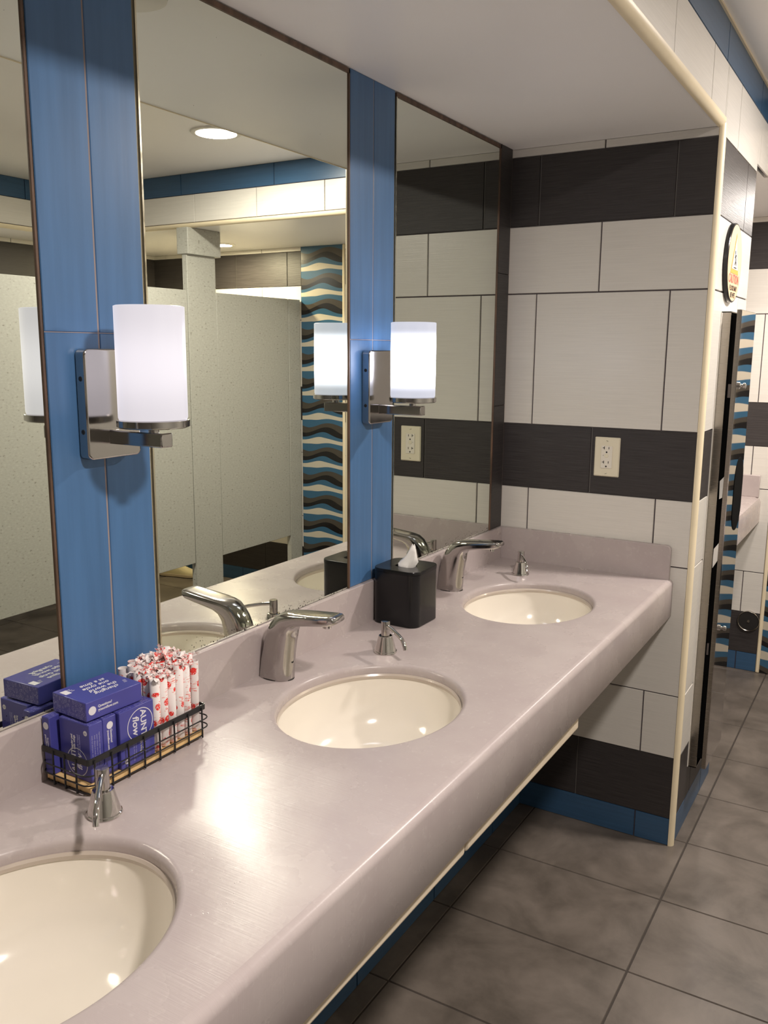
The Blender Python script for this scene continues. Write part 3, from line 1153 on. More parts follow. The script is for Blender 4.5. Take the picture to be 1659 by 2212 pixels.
rg = [[(x, y, za_) for x, y in o1], [(x, y, zb_) for x, y in o1], [(x, y, zb_) for x, y in o2], [(x, y, za_) for x, y in o2], [(x, y, za_) for x, y in o1]]
mb.loft(rg, 0, caps=False)
o = mb.build('flat_rim', m_blackw, bk); o.location = off
mb = MB()
mb.box(BX0 + .0025, BX1 - .001, BY0 + .003, BY1 - .003, BZ + .0035, BZ + .0125)
o = mb.build('wooden_base', m_wood, bk, bevel=0.001); o.location = off
ZBB = BZ + 0.013

# ------------------------------------------------------------------ cartons
def badge(mb, T, r=0.0055, mi=0):
    pts = []
    for i in range(48):
        a = 2*PI*i/48
        rr = r*(1 + 0.05*math.cos(16*a))
        pts.append((rr*math.cos(a), rr*math.sin(a)))
    mb.prism(pts, 0.0, 0.0002, mi, T)


def ring2d(mb, T, r0, r1, n=64, d=0.0002, sx=1.0):
    a = [T @ Vector((sx*r0*math.cos(2*PI*i/n), r0*math.sin(2*PI*i/n), d)) for i in range(n)]
    b = [T @ Vector((sx*r1*math.cos(2*PI*i/n), r1*math.sin(2*PI*i/n), d)) for i in range(n)]
    mb.loft([a, b], 0, caps=False)


def petal_material():
    m, nt, b = new_mat('petal_pattern_print')
    L = nt.links.new
    tc = N(nt, 'ShaderNodeTexCoord')
    vo = N(nt, 'ShaderNodeTexVoronoi')
    vo.inputs['Scale'].default_value = 210.0
    vo.inputs['Randomness'].default_value = 0.8
    L(tc.outputs['Object'], vo.inputs['Vector'])
    a = N(nt, 'ShaderNodeMath', operation='SUBTRACT'); L(vo.outputs['Distance'], a.inputs[0]); a.inputs[1].default_value = 0.42
    c = N(nt, 'ShaderNodeMath', operation='ABSOLUTE'); L(a.outputs[0], c.inputs[0])
    d = N(nt, 'ShaderNodeMath', operation='LESS_THAN'); L(c.outputs[0], d.inputs[0]); d.inputs[1].default_value = 0.07
    mx = N(nt, 'ShaderNodeMix', data_type='RGBA')
    mx.inputs['A'].default_value = (0.055, 0.055, 0.27, 1)
    mx.inputs['B'].default_value = (0.17, 0.165, 0.40, 1)
    L(d.outputs[0], mx.inputs['Factor']); L(mx.outputs['Result'], b.inputs['Base Color'])
    b.inputs['Roughness'].default_value = 0.35
    return m


m_petal = petal_material()


def floral(mb, T, w, h, seed):
    """patterned carton end panel"""
    mb.box(-w/2 + .001, w/2 - .001, -h/2 + .001, h/2 - .001, 0, 0.0002, 0, T)


def carton(name_loc, dims, label, rz=0.0, tilt=(0, 0)):
    dx, dy, dz = dims
    t = thing('carton', name_loc, label, 'box', rz=rz, group='blue pad cartons in the basket')
    t.rotation_euler = (tilt[0], tilt[1], rz)
    mb = MB()
    mb.box(-dx/2, dx/2, -dy/2, dy/2, 0, dz)
    mb.build('box_body', m_boxb, t, bevel=0.0012, seg=2)
    return t


ZH = 0.961 - ZBB
# A: leftmost, narrow side to the left end of the basket
A = carton((0.0305, -1.766, ZBB), (0.017, 0.045, ZH), 'narrow blue carton standing at the wall side, leftmost in the basket', tilt=(0, R(-2)))
mb = MB(); TA = frame((0, -0.0226, ZH - 0.014), (1, 0, 0), (0, 0, 1))
badge(mb, TA, 0.0058)
mb.build('round_badge', m_print, A)
text_mesh('Questions?\ngoauntflow.com', 0.0042, m_print, A, frame((0, -0.0226, ZH - 0.042), (0, 0, -1), (1, 0, 0)))
mb = MB(); floral(mb, frame((0, 0, ZH + .0001), (0, 1, 0), (-1, 0, 0)), 0.045, 0.017, 5); mb.build('petal_pattern', m_petal, A)
# B: front-left, broad side to the left end
Bc = carton((0.0765, -1.7630, ZBB), (0.067, 0.0255, ZH), 'blue carton standing with its broad printed face to the left, behind the soap dispenser')
fB = lambda x, z: frame((x, -0.01285, z), (1, 0, 0), (0, 0, 1))
fBr = lambda x, z: frame((x, -0.01285, z), (0, 0, 1), (-1, 0, 0))
mb = MB(); ring2d(mb, fB(0.004, 0.028), 0.0215, 0.0228); mb.build('logo_ring', m_print, Bc)
text_mesh('AUNT', 0.0135, m_print, Bc, fBr(-0.004, 0.029), bold=0.0002)
text_mesh('flow', 0.0145, m_print, Bc, fBr(0.009, 0.029), bold=0.0002, shear=0.2)
text_mesh('regular pad\nwith wings', 0.0054, m_print, Bc, fBr(-0.004, ZH - 0.034), bold=0.00015, align='CENTER')
text_mesh('individually wrapped\nthin, ultra absorbent', 0.0040, m_printd, Bc, fBr(0.0085, ZH - 0.036))
mb = MB(); badge(mb, fB(0.0245, ZH - .014), 0.0040); mb.build('round_badge', m_print, Bc)
text_mesh('1', 0.006, m_boxb, Bc, frame((0.0245, -0.0132, ZH - .014), (0, 0, 1), (-1, 0, 0)))
fs = lambda y, z, d=0.0337: frame((d, y, z), (0, 0, -1), (0, 1, 0))
text_mesh('ingredients: cotton topsheet, fiber core, adhesive,\npaper release. store in a cool dry place. do not\nflush. dispose in trash. keep wrapped until use.\nmade for everyone. see leaflet for details inside.', 0.0036, m_printd, Bc, fs(-0.001, ZH - 0.052), align='CENTER', line=1.3)
mb = MB(); floral(mb, frame((0, 0, ZH + .0001), (1, 0, 0), (0, 1, 0)), 0.067, 0.026, 8); mb.build('petal_pattern', m_petal, Bc)
# C: narrow side to the front
Cc = carton((0.0765, -1.7365, ZBB), (0.067, 0.026, ZH + .0005), 'blue carton standing between its neighbours, narrow side with round badge to the front')
mb = MB(); badge(mb, frame((0.0337, 0.0, ZH - .013), (0, 1, 0), (0, 0, 1)), 0.0060); mb.build('round_badge', m_print, Cc)
text_mesh('Questions?', 0.0050, m_print, Cc, fs(0.0022, ZH - 0.031), bold=0.0001)
text_mesh('goauntflow.com', 0.0050, m_print, Cc, fs(-0.0036, ZH - 0.036), bold=0.0001)
mb = MB(); floral(mb, frame((0, 0, ZH + .0007), (1, 0, 0), (0, 1, 0)), 0.067, 0.026, 9); mb.build('petal_pattern', m_petal, Cc)
# D: broad side to the front
Dc_ = carton((0.1025, -1.6865, ZBB), (0.0265, 0.071, ZH + .001), 'blue carton standing broad side to the front, its circled logo above the basket rim')
fD = lambda y, z: frame((0.01335, y, z), (0, 0, -1), (0, 1, 0))
mb = MB(); ring2d(mb, frame((0.01335, 0.006, ZH - 0.031), (0, 1, 0), (0, 0, 1)), 0.0255, 0.0268); mb.build('logo_ring', m_print, Dc_)
text_mesh('AUNT', 0.0165, m_print, Dc_, fD(0.0125, ZH - 0.031), bold=0.0003)
text_mesh('flow', 0.0180, m_print, Dc_, fD(-0.0035, ZH - 0.030), bold=0.0003, shear=0.2)
text_mesh('regular pad\nwith wings', 0.0062, m_print, Dc_, fD(0.010, 0.026), bold=0.0001)
text_mesh('cotton topsheet\nno dyes, no perfume', 0.0042, m_printd, Dc_, fD(-0.006, 0.022))
mb = MB(); badge(mb, frame((0.01335, -0.0245, 0.010), (0, 1, 0), (0, 0, 1)), 0.0040); mb.build('round_badge', m_print, Dc_)
text_mesh('1', 0.006, m_boxb, Dc_, frame((0.0138, -0.0245, 0.010), (0, 0, -1), (0, 1, 0)))
mb = MB(); floral(mb, frame((0, 0, ZH + .0012), (1, 0, 0), (0, 1, 0)), 0.026, 0.071, 10); mb.build('petal_pattern', m_petal, Dc_)
# D2 behind D
D2 = carton((0.0735, -1.6865, ZBB), (0.0265, 0.070, ZH - .0005), 'blue carton standing hidden behind the one with the circled logo, only its top edge seen')
mb = MB(); floral(mb, frame((0, 0, ZH - .0003), (1, 0, 0), (0, 1, 0)), 0.026, 0.070, 11); mb.build('petal_pattern', m_petal, D2)
# E: lying on top
E_ = carton((0.0655, -1.7180, 0.9640), (0.080, 0.106, 0.0300), 'blue carton lying flat on top of the others, handwritten slogan face up', rz=R(-3), tilt=(0, 0))
slog = ['changing', 'the world', 'one cycle', 'at a time']
for k, s_ in enumerate(slog):
    text_mesh(s_, 0.0130, m_print, E_, frame((0.019 - 0.0125*k, 0.008 + (0.004 if k % 2 else 0), 0.0302), (0, 1, 0), (-1, 0, 0)) if False else
              frame((0.019 - 0.0130*k, 0.004 + (0.003 if k % 2 else 0), 0.0302), (0, -1, 0), (1, 0, 0)), bold=0.0002, shear=0.35)
for s in (-1, 1):
    mb = MB()
    for k in range(3):
        T = frame((-0.026 + 0.004*k + (0.036 if s > 0 else 0), 0.004 + s*(0.036 - 0.0015*k), 0.0302), (0, s, 0), (-s, 0, 0))
        mb.box(0, 0.006, -0.0004, 0.0004, 0, 0.0002, 0, T)
    mb.build('slogan_rays', m_print, E_)
mb = MB(); mb.box(-0.008, 0.008, -0.0055, 0.0055, 0.0, 0.0002, 0, frame((-0.020, -0.0435, 0.0301), (1, 0, 0), (0, 1, 0))); mb.build('pale_sticker', m_print, E_)
mb = MB(); badge(mb, frame((0.0402, -0.0420, 0.015), (0, 1, 0), (0, 0, 1)), 0.0068); mb.build('round_badge', m_print, E_)
text_mesh('Questions?\ngoauntflow.com', 0.0058, m_print, E_, frame((0.0402, -0.0315, 0.0155), (0, 1, 0), (0, 0, 1)), align='LEFT', bold=0.0001)
mb = MB(); floral(mb, frame((0, -0.0532, 0.015), (1, 0, 0), (0, 0, 1)), 0.080, 0.030, 12); mb.build('petal_pattern', m_petal, E_)

# ------------------------------------------------------------------ paper-wrapped tubes
def wrap_tube(seed, x, y, lean, h, torn, label):
    rg_ = random.Random(seed)
    t = thing('wrapped_tampon', (x, y, ZBB + .0005), label, 'tampon', rz=rg_.uniform(-0.5, 0.5), group='paper-wrapped tampons in the basket')
    t.rotation_euler = (lean[0], lean[1], 0)
    r = 0.0082
    mb = MB()
    if torn:
        prof = [(r*0.75, 0.0), (r, 0.002), (r, h), (r*0.85, h + .0015)]
        mb.lathe(prof, n=20)
    else:
        prof = [(r*0.75, 0.0), (r, 0.002), (r, h + .004), (r*0.93, h + .004), (r*0.9, h - .012), (0.001, h - .012)]
        mb.lathe(prof, n=20, caps=False)
    mb.build('paper_wrapper', M_WRAP, t, smooth=True, angle=60)
    if torn:
        # crumpled, twisted paper end
        cr_ = MB()
        for k in range(6):
            a = rg_.uniform(0, 6.28)
            L = rg_.uniform(0.010, 0.018)
            w_ = rg_.uniform(0.005, 0.009)
            base = Vector((r*0.5*math.cos(a), r*0.5*math.sin(a), h - .001))
            d = Vector((math.cos(a)*rg_.uniform(0.2, 1.2), math.sin(a)*rg_.uniform(.2, 1.2), rg_.uniform(0.15, 0.9))).normalized()
            s = d.cross(Vector((rg_.uniform(-.4, .4), rg_.uniform(-.4, .4), 1))).normalized()
            rows = []
            m_ = 5
            for i in range(m_ + 1):
                f = i/m_
                c = base + d*(L*f) + Vector((0, 0, -0.35*L*f*f))
                jag = [Vector((rg_.uniform(-1, 1), rg_.uniform(-1, 1), rg_.uniform(-1, 1)))*0.0019 for _ in range(4)]
                ww = w_*(0.6 + 0.8*f if f < .7 else 1.1)
                rows.append([c + s*(ww*(-0.5 + q/3.0)) + jag[q] + Vector((0, 0, 0.0022*math.sin(q*2.4 + k))) for q in range(4)])
            cr_.loft(rows, 1 if k % 3 else 0, caps=False, closed=False)
        cr_.build('crumpled_end', [M_WRAP, m_pinkpaper], t, smooth=False)
    return t


def wrapper_material(name, dots, strokes, pinkish):
    m, nt, b = new_mat(name)
    L = nt.links.new
    tc = N(nt, 'ShaderNodeTexCoord')
    oi = N(nt, 'ShaderNodeObjectInfo')
    vo = N(nt, 'ShaderNodeTexVoronoi', voronoi_dimensions='4D')
    vo.inputs['Scale'].default_value = dots
    w_ = N(nt, 'ShaderNodeMath', operation='MULTIPLY'); L(oi.outputs['Random'], w_.inputs[0]); w_.inputs[1].default_value = 60.0
    L(tc.outputs['Object'], vo.inputs['Vector']); L(w_.outputs[0], vo.inputs['W'])
    d = N(nt, 'ShaderNodeMath', operation='LESS_THAN'); L(vo.outputs['Distance'], d.inputs[0]); d.inputs[1].default_value = 0.40
    # pale lettering lines inside the dots
    wv = N(nt, 'ShaderNodeTexNoise'); wv.inputs['Scale'].default_value = 520.0
    L(tc.outputs['Object'], wv.inputs[0])
    g = N(nt, 'ShaderNodeMath', operation='LESS_THAN'); L(wv.outputs[0], g.inputs[0]); g.inputs[1].default_value = 0.60
    dd = N(nt, 'ShaderNodeMath', operation='MULTIPLY'); L(d.outputs[0], dd.inputs[0]); L(g.outputs[0], dd.inputs[1])
    # thin pink strokes in patches
    mp = N(nt, 'ShaderNodeMapping'); mp.inputs['Scale'].default_value = (120, 120, 620); mp.inputs['Rotation'].default_value = (0.5, 0.3, 0)
    L(tc.outputs['Object'], mp.inputs[0])
    n2 = N(nt, 'ShaderNodeTexNoise'); n2.inputs['Scale'].default_value = 1.0; n2.inputs['Detail'].default_value = 1
    L(mp.outputs[0], n2.inputs[0])
    n3 = N(nt, 'ShaderNodeTexNoise', noise_dimensions='4D'); n3.inputs['Scale'].default_value = 48.0
    L(tc.outputs['Object'], n3.inputs['Vector']); L(w_.outputs[0], n3.inputs['W'])
    s2 = N(nt, 'ShaderNodeMath', operation='GREATER_THAN'); L(n2.outputs[0], s2.inputs[0]); s2.inputs[1].default_value = 0.57
    s3 = N(nt, 'ShaderNodeMath', operation='GREATER_THAN'); L(n3.outputs[0], s3.inputs[0]); s3.inputs[1].default_value = strokes
    s4 = N(nt, 'ShaderNodeMath', operation='MULTIPLY'); L(s2.outputs[0], s4.inputs[0]); L(s3.outputs[0], s4.inputs[1])
    m1 = N(nt, 'ShaderNodeMix', data_type='RGBA')
    m1.inputs['A'].default_value = (0.80, 0.80 - 0.08*pinkish - .03, 0.80 - 0.10*pinkish - .04, 1); m1.inputs['B'].default_value = (0.72, 0.25, 0.22, 1)
    L(s4.outputs[0], m1.inputs['Factor'])
    m2 = N(nt, 'ShaderNodeMix', data_type='RGBA')
    L(m1.outputs['Result'], m2.inputs['A']); m2.inputs['B'].default_value = (0.72, 0.03, 0.022, 1)
    L(dd.outputs[0], m2.inputs['Factor'])
    L(m2.outputs['Result'], b.inputs['Base Color'])
    b.inputs['Roughness'].default_value = 0.6
    return m


M_WRAP = wrapper_material('wrapper_paper', 62.0, 0.54, 0.3)
m_pinkpaper = wrapper_material('printed_wrapper_paper', 85.0, 0.45, 1.0)
rngt = random.Random(11)
ntube = 0
for ix, x in enumerate((0.1085, 0.0915, 0.0745, 0.0575, 0.0405)):
    for iy in range(6):
        y = -1.640 + 0.0178*iy + (0.004 if ix % 2 else 0)
        if y > -1.546:
            continue
        open_ = (ix == 0 and iy == 5) or (ix == 4 and iy < 2) or (ix == 3 and iy == 0)
        if ix == 0:
            lab = ('paper-wrapped tampon in the front row, touching the logo carton',
                   'second paper-wrapped tampon from the logo carton in the front row',
                   'third paper-wrapped tampon from the logo carton in the front row',
                   'fourth paper-wrapped tampon from the logo carton in the front row',
                   'fifth front-row tampon, next to the open-topped one at the right end',
                   'paper-wrapped tampon with an open round top at the right end of the front row')[iy]
        elif open_ and ix >= 3:
            lab = ('open-topped wrapped tampon at the back, leftmost by the blue column' if ix == 4 and iy == 0 else
                   'open-topped wrapped tampon at the back, second from the left by the blue column' if ix == 4 else
                   'open-topped wrapped tampon just in front of the back row, behind the cartons')
        else:
            lab = 'crumple-topped wrapped tampon in the %s row of the bundle' % ('', 'second', 'third', 'fourth', 'rearmost')[ix]
        h = 0.119 + rngt.uniform(-.004, .006) + 0.006*(ix/4.0) + 0.0012*iy
        wrap_tube(100 + ntube, x, y, (rngt.uniform(-.02, .02) + (-0.03 if iy == 5 else 0.0), rngt.uniform(-.02, .01)), h, not open_, lab)
        ntube += 1
# a few loose torn wrapper ends lying over the tops
for k in range(3):
    rg_ = random.Random(60 + k)
    mb = MB()
    c0 = Vector(((0.052, -1.606, 0.998), (0.066, -1.580, 1.003), (0.088, -1.560, 0.998))[k])
    rows = []
    for i in range(7):
        f = i/6
        c = c0 + Vector((0.004*math.sin(i), 0.030*(f - .5), 0.004*math.sin(i*1.7)))
        rows.append([c + Vector((0.020*(q/4 - .5), rg_.uniform(-.003, .003), 0.006*math.sin(q*1.9 + i) + rg_.uniform(-.002, .003))) for q in range(5)])
    mb.loft(rows, k % 2, caps=False, closed=False)
    o = mb.build('torn_wrapper', [M_WRAP, m_pinkpaper])
    tag(o, ('crumpled scrap of red-printed wrapper lying on the tampons, nearest the blue column',
            'crumpled scrap of plain wrapper lying on the middle of the tampons',
            'crumpled scrap of red-printed wrapper lying on the right of the tampons')[k], 'paper scrap')

# ------------------------------------------------------------------ power outlet
t = thing('power_outlet', (0.345, -TH*0 - 0.0005, 1.204), 'ivory double socket plate in the dark tile band of the end wall', 'socket')
mb = MB()
P0 = rrect(0.077, 0.119, 0.003, 3)
P1 = rrect(0.071, 0.113, 0.002, 3)
mb.loft([[(x, 0.0, z) for x, z in P0], [(x, -0.002, z) for x, z in P0], [(x, -0.0055, z) for x, z in P1]])
mb.build('cover_plate', m_ivory, t)
mb = MB()
P2 = rrect(0.0345, 0.068, 0.003, 4)
mb.loft([[(x, -0.005, z) for x, z in P2], [(x, -0.0072, z) for x, z in P2], [(x*.97, -0.0078, z*.985) for x, z in P2]])
ins = mb.build('receptacle', m_ivory2, t)
mb = MB()
for zc in (0.0225, -0.0205):
    mb.box(-0.0085, -0.0065, -0.0081, -0.0075, zc + .001, zc + .0095)
    mb.box(-0.0125, -0.0065, -0.0081, -0.0075, zc + .0042, zc + .0062)
    mb.box(0.0055, 0.0075, -0.0081, -0.0075, zc + .0015, zc + .0085)
    mb.lathe([(0.0026, -0.0075), (0.0026, -0.0081)], c=(0.0, 0, zc - .0075), axis='y', n=16)
mb.box(-0.0105, -0.0095, -0.0081, -0.0075, 0.0035, 0.0065)
mb.build('slots', m_slot, ins)
mb = MB()
mb.lathe([(0.0062, -0.0075), (0.0062, -0.0085), (0.0055, -0.0088)], c=(0, 0, 0.0045), axis='y', n=24)
mb.build('reset_button', m_ivory, ins)
for z in (0.049, -0.050):
    mb = MB()
    mb.lathe([(0.0032, -0.0052), (0.003, -0.0062), (0.0005, -0.0064)], c=(0, 0, z), axis='y', n=16)
    s = mb.build('screw', m_ivory, t)
    mb = MB()
    mb.box(-0.003, 0.003, -0.0067, -0.0060, -0.0005, 0.0005, 0, Matrix.Translation((0, 0, z)) @ Matrix.Rotation(R(25 if z > 0 else -20), 4, 'Y'))
    mb.build('screw_slot', m_slot, s)

# ------------------------------------------------------------------ caution sign on the pier side
t = thing('caution_sign', (XS, 0.228, 1.777), 'round peach caution sign with a slipping figure on the pier side', 'sign')
mb = MB()
mb.lathe([(0.112, 0.0005), (0.1135, 0.002), (0.1135, 0.012), (0.112, 0.0135), (0.103, 0.0135)], axis='x', n=64)
mb.build('black_rim', m_blackp, t, smooth=True, angle=30)
mb = MB()
mb.lathe([(0.001, 0.0140), (0.1085, 0.0140)], axis='x', n=64, caps=False)
mb.build('sign_face', m_signf, t)
TS = frame((0.0145, 0, 0), (0, 1, 0), (0, 0, 1))


def tri(mb, s, cy_, d, mi=0):
    mb.prism([(-s*0.5, cy_ - s*0.42), (s*0.5, cy_ - s*0.42), (0, cy_ + s*0.5)], d, d + .0003, mi, TS)


mb = MB(); tri(mb, 0.125, 0.022, 0.0); mb.build('orange_triangle', m_orange, t)
mb = MB(); tri(mb, 0.098, 0.023, 0.0005); mb.build('white_triangle', m_signw, t)
mb = MB()
Tf = TS @ Matrix.Translation((0, 0.010, 0.0011))
mb.prism([(0.005*math.cos(2*PI*i/16) - .008, 0.005*math.sin(2*PI*i/16) + 0.020) for i in range(16)], 0, .0003, 0, Tf)
for (xa, ya_), (xb, yb_), ww in (((-0.006, 0.014), (0.006, -0.004), 0.004), ((0.006, -0.004), (-0.006, -0.012), 0.0028), ((-0.006, -0.012), (-0.012, -0.016), .0025),
                                 ((0.006, -0.004), (0.014, -0.016), 0.0028), ((-0.003, 0.010), (0.010, 0.012), 0.002), ((-0.003, 0.010), (-0.014, 0.004), 0.002),
                                 ((-0.020, -0.0235), (0.020, -0.0235), 0.0014)):
    d = Vector((xb - xa, yb_ - ya_, 0)); L_ = d.length; a = math.atan2(d.y, d.x)
    mb.box(0, L_, -ww, ww, 0, .0003, 0, Tf @ Matrix.Translation((xa, ya_, 0)) @ Matrix.Rotation(a, 4, 'Z'))
mb.build('slipping_figure', m_slot, t)
text_mesh('CAUTION', 0.036, m_redtxt, t, TS @ Matrix.Translation((0, -0.047, 0)), bold=0.0006)
text_mesh('FLOOR MAY', 0.0215, m_slot, t, TS @ Matrix.Translation((0, -0.073, 0)), bold=0.0002)
text_mesh('BE WET', 0.0215, m_slot, t, TS @ Matrix.Translation((0, -0.093, 0)), bold=0.0002)

# ------------------------------------------------------------------ steel towel and waste unit on the pier side
CY0, CY1 = 0.158, 0.425
t = thing('towel_dispenser', (XS, (CY0 + CY1)/2, 0.20), 'tall stainless steel towel dispenser and waste cabinet, door ajar, on the pier side', 'dispenser')
off = (-XS, -(CY0 + CY1)/2, -0.20)
mb = MB()
mb.box(XS + .0003, 0.641, CY0, CY0 + .003, 0.203, 1.635)
mb.box(XS + .0003, 0.641, CY1 - .003, CY1, 0.203, 1.635)
mb.box(XS + .0003, 0.641, CY0, CY1, 1.632, 1.635)
mb.box(XS + .0003, 0.641, CY0, CY1, 0.203, 0.206)
o = mb.build('housing', m_steel, t); o.location = off
mb = MB(); mb.box(XS + .001, 0.655, CY0 + .010, CY1 - .004, 0.235, 1.625)
o = mb.build('interior_shade_block', m_blackm, t); o.location = off  # solid block, its black stands in for the shade behind the door
mb = MB(); mb.box(0.657, 0.6685, CY0 - .002, CY1 - .012, 0.207, 1.640)
dr = mb.build('door', m_steel, t); dr.location = off
mb = MB(); mb.box(0.6685, 0.6705, CY0 - .001, CY1 - .013, 0.209, 1.638)
o = mb.build('polished_face', m_steelm, dr)
mb = MB()
pts = rrect(0.155, 0.235, 0.075, 10, 0, 0)
mb.prism(pts, 0.0, 0.0012, 0, frame((0.6706, CY0 + .180, 1.075), (0, 1, 0), (0, 0, 1)))
o = mb.build('opening_shade_panel', m_blackm, dr)  # flat panel on a closed face; shade of the recess painted as black
for z, r_ in ((1.42, 0.0105), (0.67, 0.009)):
    mb = MB()
    mb.lathe([(r_, 0.0), (r_, 0.004), (r_*0.5, 0.006), (r_*0.5, 0.012), (r_*0.8, 0.014), (r_*0.8, 0.020), (r_*0.5, 0.022)], c=(0.6705, CY0 + .035, z), axis='x', n=24)
    mb.build('lock_knob', m_chrome, dr, smooth=True, angle=30)
mb = MB(); mb.box(0.647, 0.655, CY0 + .004, CY0 + .030, 1.385, 1.425)
o = mb.build('latch_box', m_latch, t); o.location = off
mb = MB(); mb.box(0.6445, 0.650, CY0 + .004, CY0 + .030, 0.585, 0.622)
o = mb.build('latch_box', m_latch, t); o.location = off
mb = MB(); mb.box(XS + .0003, XS + .0028, CY0 - .008, CY0 - .0003, 0.205, 1.632)
o = mb.build('white_edge_strip', m_signw, t); o.location = off  # thin white strip along the near side of the housing
mb = MB()
mb.add([(0.645, CY0 + .002, 1.135), (0.657, CY0 + .002, 1.150), (0.655, CY0 + .002, 1.085), (0.647, CY0 + .002, 1.080),
        (0.645, CY0 + .006, 1.135), (0.657, CY0 + .006, 1.150), (0.655, CY0 + .006, 1.085), (0.647, CY0 + .006, 1.080)],
       [(0, 1, 2, 3), (4, 5, 6, 7), (0, 1, 5, 4), (1, 2, 6, 5), (2, 3, 7, 6), (3, 0, 4, 7)])
o = mb.build('paper_towel', m_tissue); tag(o, 'white paper towel end showing in the gap of the steel dispenser', 'paper towel')
mb = MB()
mb.loft([[(0.643, CY0 + .002, 0.865), (0.656, CY0 + .002, 0.890), (0.656, CY0 + .008, 0.890), (0.643, CY0 + .008, 0.865)],
         [(0.6425, CY0 + .001, 0.895), (0.656, CY0 + .001, 0.925), (0.656, CY0 + .008, 0.925), (0.6425, CY0 + .008, 0.895)],
         [(0.643, CY0 + .002, 0.925), (0.656, CY0 + .002, 0.945), (0.656, CY0 + .008, 0.945), (0.643, CY0 + .008, 0.925)]])
o = mb.build('bin_liner', m_tissue, smooth=True); tag(o, 'bit of pale bin liner bulging in the gap of the steel waste cabinet', 'bin liner')

# round plate low on the far bay wall
t = thing('round_wall_plate', (0.552, YF - .0045, 0.250), 'round black disc with a metal rim low on the far bay wall', 'wall plate')
mb = MB(); mb.lathe([(0.001, -0.010), (0.044, -0.010), (0.046, -0.006), (0.046, -0.0005)], axis='y', n=48)
mb.build('disc', m_rub, t, smooth=True, angle=30)
mb = MB(); mb.lathe([(0.0455, -0.0005), (0.049, -0.0005), (0.049, -0.010), (0.0475, -0.012), (0.0455, -0.010)], axis='y', n=48, caps=False)
mb.build('metal_rim', m_steel, t, smooth=True)
mb = MB(); mb.lathe([(0.001, -0.013), (0.006, -0.013), (0.007, -0.010)], axis='y', n=20)
mb.build('centre_screw', m_steel, t, smooth=True)

# ------------------------------------------------------------------ toilet stalls (seen in the mirrors)
XP = 2.10
ZP0, ZP1 = 0.385, 1.808


def panel(name, x0, x1, y0, y1, z0, z1, label, cat, group):
    mb = MB()
    mb.box(x0, x1, y0, y1, z0, z1)
    o = mb.build(name, m_part, None, bevel=0.002)
    return tag(o, label, cat, group)


dl = [(0.213, 0.797, 'wide grey speckled stall door left of the full-height pilaster in the middle mirror'),
      (1.015, 1.640, 'wide grey speckled stall door right of the full-height pilaster in the middle mirror'),
      (-0.640, -0.006, 'grey speckled stall door filling the left mirror'),
      (-1.500, -0.866, 'grey speckled stall door beside the camera, outside the frame')]
for a, b, lab in dl[:3]:
    t = thing('stall_door', (XP, (a + b)/2, ZP0), lab, 'stall door', group='toilet stall doors')
    mb = MB(); mb.box(-0.0, 0.025, -(b - a)/2, (b - a)/2, 0, ZP1 - ZP0)
    mb.build('door_panel', m_part, t, bevel=0.002)
    for z in (0.15, 1.25):
        mb = MB(); mb.tube([(0.004, -(b - a)/2 - .001, z), (0.004, -(b - a)/2 - .001, z + .06)], 0.0022, n=8)
        mb.build('hinge', m_steel, t)
# pilasters
for a, b, full, lab in ((0.800, 1.012, True, 'grey speckled stall pilaster rising to the ceiling with a box cap'),
                        (1.643, 1.757, False, 'narrow grey stall pilaster against the far wall'),
                        (-0.003, 0.210, False, 'grey stall pilaster hidden in the mirrors behind the near blue column'),
                        (-0.855, -0.643, False, 'grey stall pilaster past the left mirror edge')):
    t = thing('stall_pilaster', (XP, (a + b)/2, 0.0), lab, 'stall pilaster', group='toilet stall pilasters')
    mb = MB(); mb.box(-0.002, 0.030, -(b - a)/2, (b - a)/2, (0.0 if full or True else ZP0), (1.995 if full else ZP1))
    mb.build('pilaster_panel', m_part, t, bevel=0.002)
    if full:
        mb = MB(); mb.box(-0.020, 0.055, -(b - a)/2 - .008, (b - a)/2 + .026, 1.985, ZL - .0005)
        mb.build('box_cap', m_part, t, bevel=0.003)
for y, lab in ((0.905, 'grey speckled partition panel between the two stalls by the mosaic'), (-0.75, 'grey speckled partition panel between the left stalls'),
               ):
    panel('stall_partition', XP + .032, 3.294, y, y + .025, ZP0, ZP1, lab, 'stall partition', 'toilet stall partitions')
panel('stall_partition', XP + .001, XP + .026, -4.2, -0.858, ZP0, ZP1, 'long grey stall front continuing behind the viewer', 'stall partition', 'toilet stall partitions')


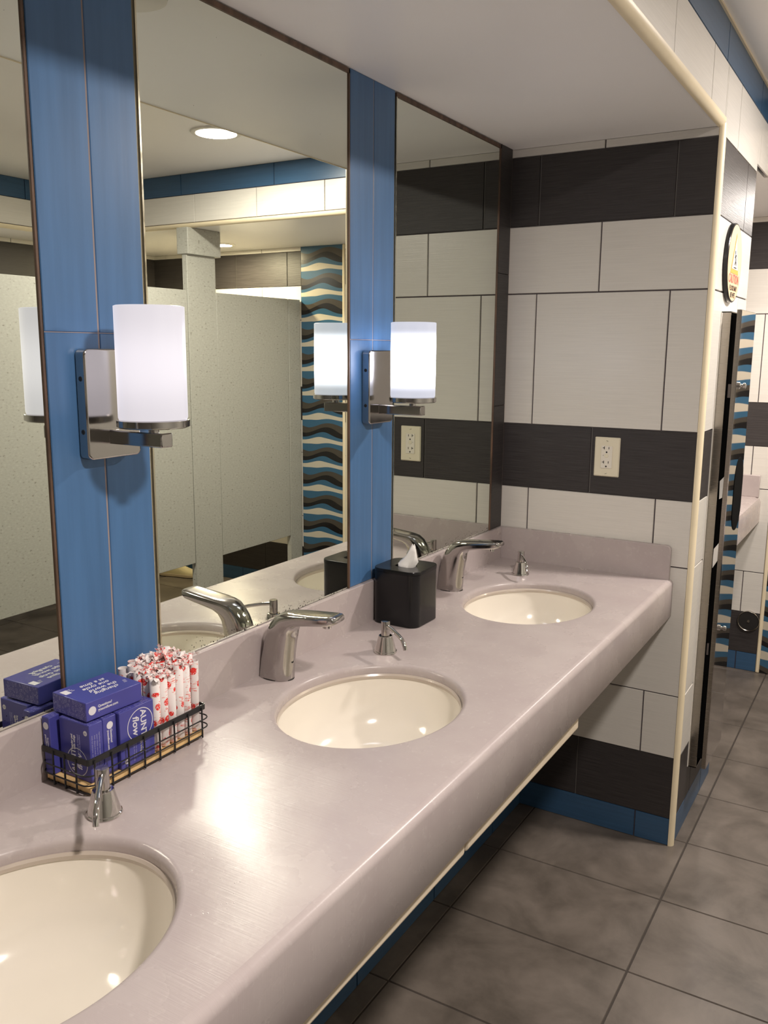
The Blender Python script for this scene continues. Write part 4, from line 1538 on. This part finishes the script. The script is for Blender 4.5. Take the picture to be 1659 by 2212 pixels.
# ------------------------------------------------------------------ sneakers of someone in the stall
def sneaker(heel, toe, label):
    h, te = Vector((*heel, 0)), Vector((*toe, 0))
    L_ = (te - h).length
    a = math.atan2(te.y - h.y, te.x - h.x)
    t = thing('sneaker', (h.x, h.y, 0), label, 'shoe', rz=a, group='pair of sneakers in the stall')
    st = [(0.0, 0.022), (0.03, 0.034), (0.09, 0.033), (0.15, 0.036), (0.20, 0.044), (0.24, 0.040), (0.265, 0.026), (0.275, 0.010)]
    k = L_/0.275
    so = MB()
    so.loft([[(x*k, w_*math.cos(q), z) for x, w_, z in ((x, w_, 0.0), )] for x, w_ in st for q in (0,)] if False else
            [[(x*k, -w_, 0.003), (x*k, w_, 0.003), (x*k, w_*1.02, 0.026), (x*k, -w_*1.02, 0.026)] for x, w_ in st])
    so.build('sole', m_sole, t, bevel=0.004)
    ot = MB()
    ot.loft([[(x*k, -w_*.95, 0.0005), (x*k, w_*.95, 0.0005), (x*k, w_*.95, 0.006), (x*k, -w_*.95, 0.006)] for x, w_ in st])
    ot.build('outsole', m_rub, t)
    up = MB()
    tops = [0.105, 0.115, 0.105, 0.088, 0.066, 0.052, 0.042, 0.030]
    rings = []
    for (x, w_), tz in zip(st, tops):
        rings.append([(x*k, w_*math.cos(PI*i/12)*(1.0 if i not in (5, 6, 7) else 1), 0.024 + (tz - .024)*math.sin(PI*i/12)) for i in range(13)])
    up.loft(rings)
    up.build('upper', m_shoe, t, smooth=True, angle=60)
    return t


sneaker((3.165, 1.575), (2.895, 1.655), 'cream sneaker with a pale sole under the stall door, the one by the far wall')
sneaker((3.165, 1.235), (2.905, 1.300), 'cream sneaker whose toe shows beside the near blue column in the mirror')

# small round plate on the soffit, reflected at the top of the middle mirror
mb = MB()
mb.lathe([(0.001, -0.006), (0.055, -0.006), (0.062, -0.003), (0.063, -0.0002)], c=(0.125, -1.415, ZL), n=40)
o = mb.build('ceiling_plate', m_signw, smooth=True, angle=30)
tag(o, 'round white cover plate on the soffit, reflected at the top of the middle mirror', 'cover plate')

# a few water droplets on the counter by the near sink
mb = MB()
rg_ = random.Random(21)
for k in range(26):
    cx_, cy_ = 0.41 + rg_.uniform(-0.05, 0.06), -1.86 + rg_.uniform(-0.07, 0.05)
    if ((cx_ - .283)/SB)**2 + ((cy_ + 2.045)/SA)**2 < 1.12:
        continue
    r_ = rg_.uniform(0.0005, 0.0013)
    mb.lathe([(r_, 0.0), (r_*0.8, r_*0.35), (r_*0.35, r_*0.5), (0.00005, r_*0.52)], c=(cx_, cy_, ZT + .0001), n=10)
m_water = mat('water', (0.75, 0.71, 0.69), 0.04, coat=1.0)
o = mb.build('water_droplets', m_water, smooth=True)
tag(o, 'tiny water droplets on the counter beside the near sink', 'water', kind='stuff')
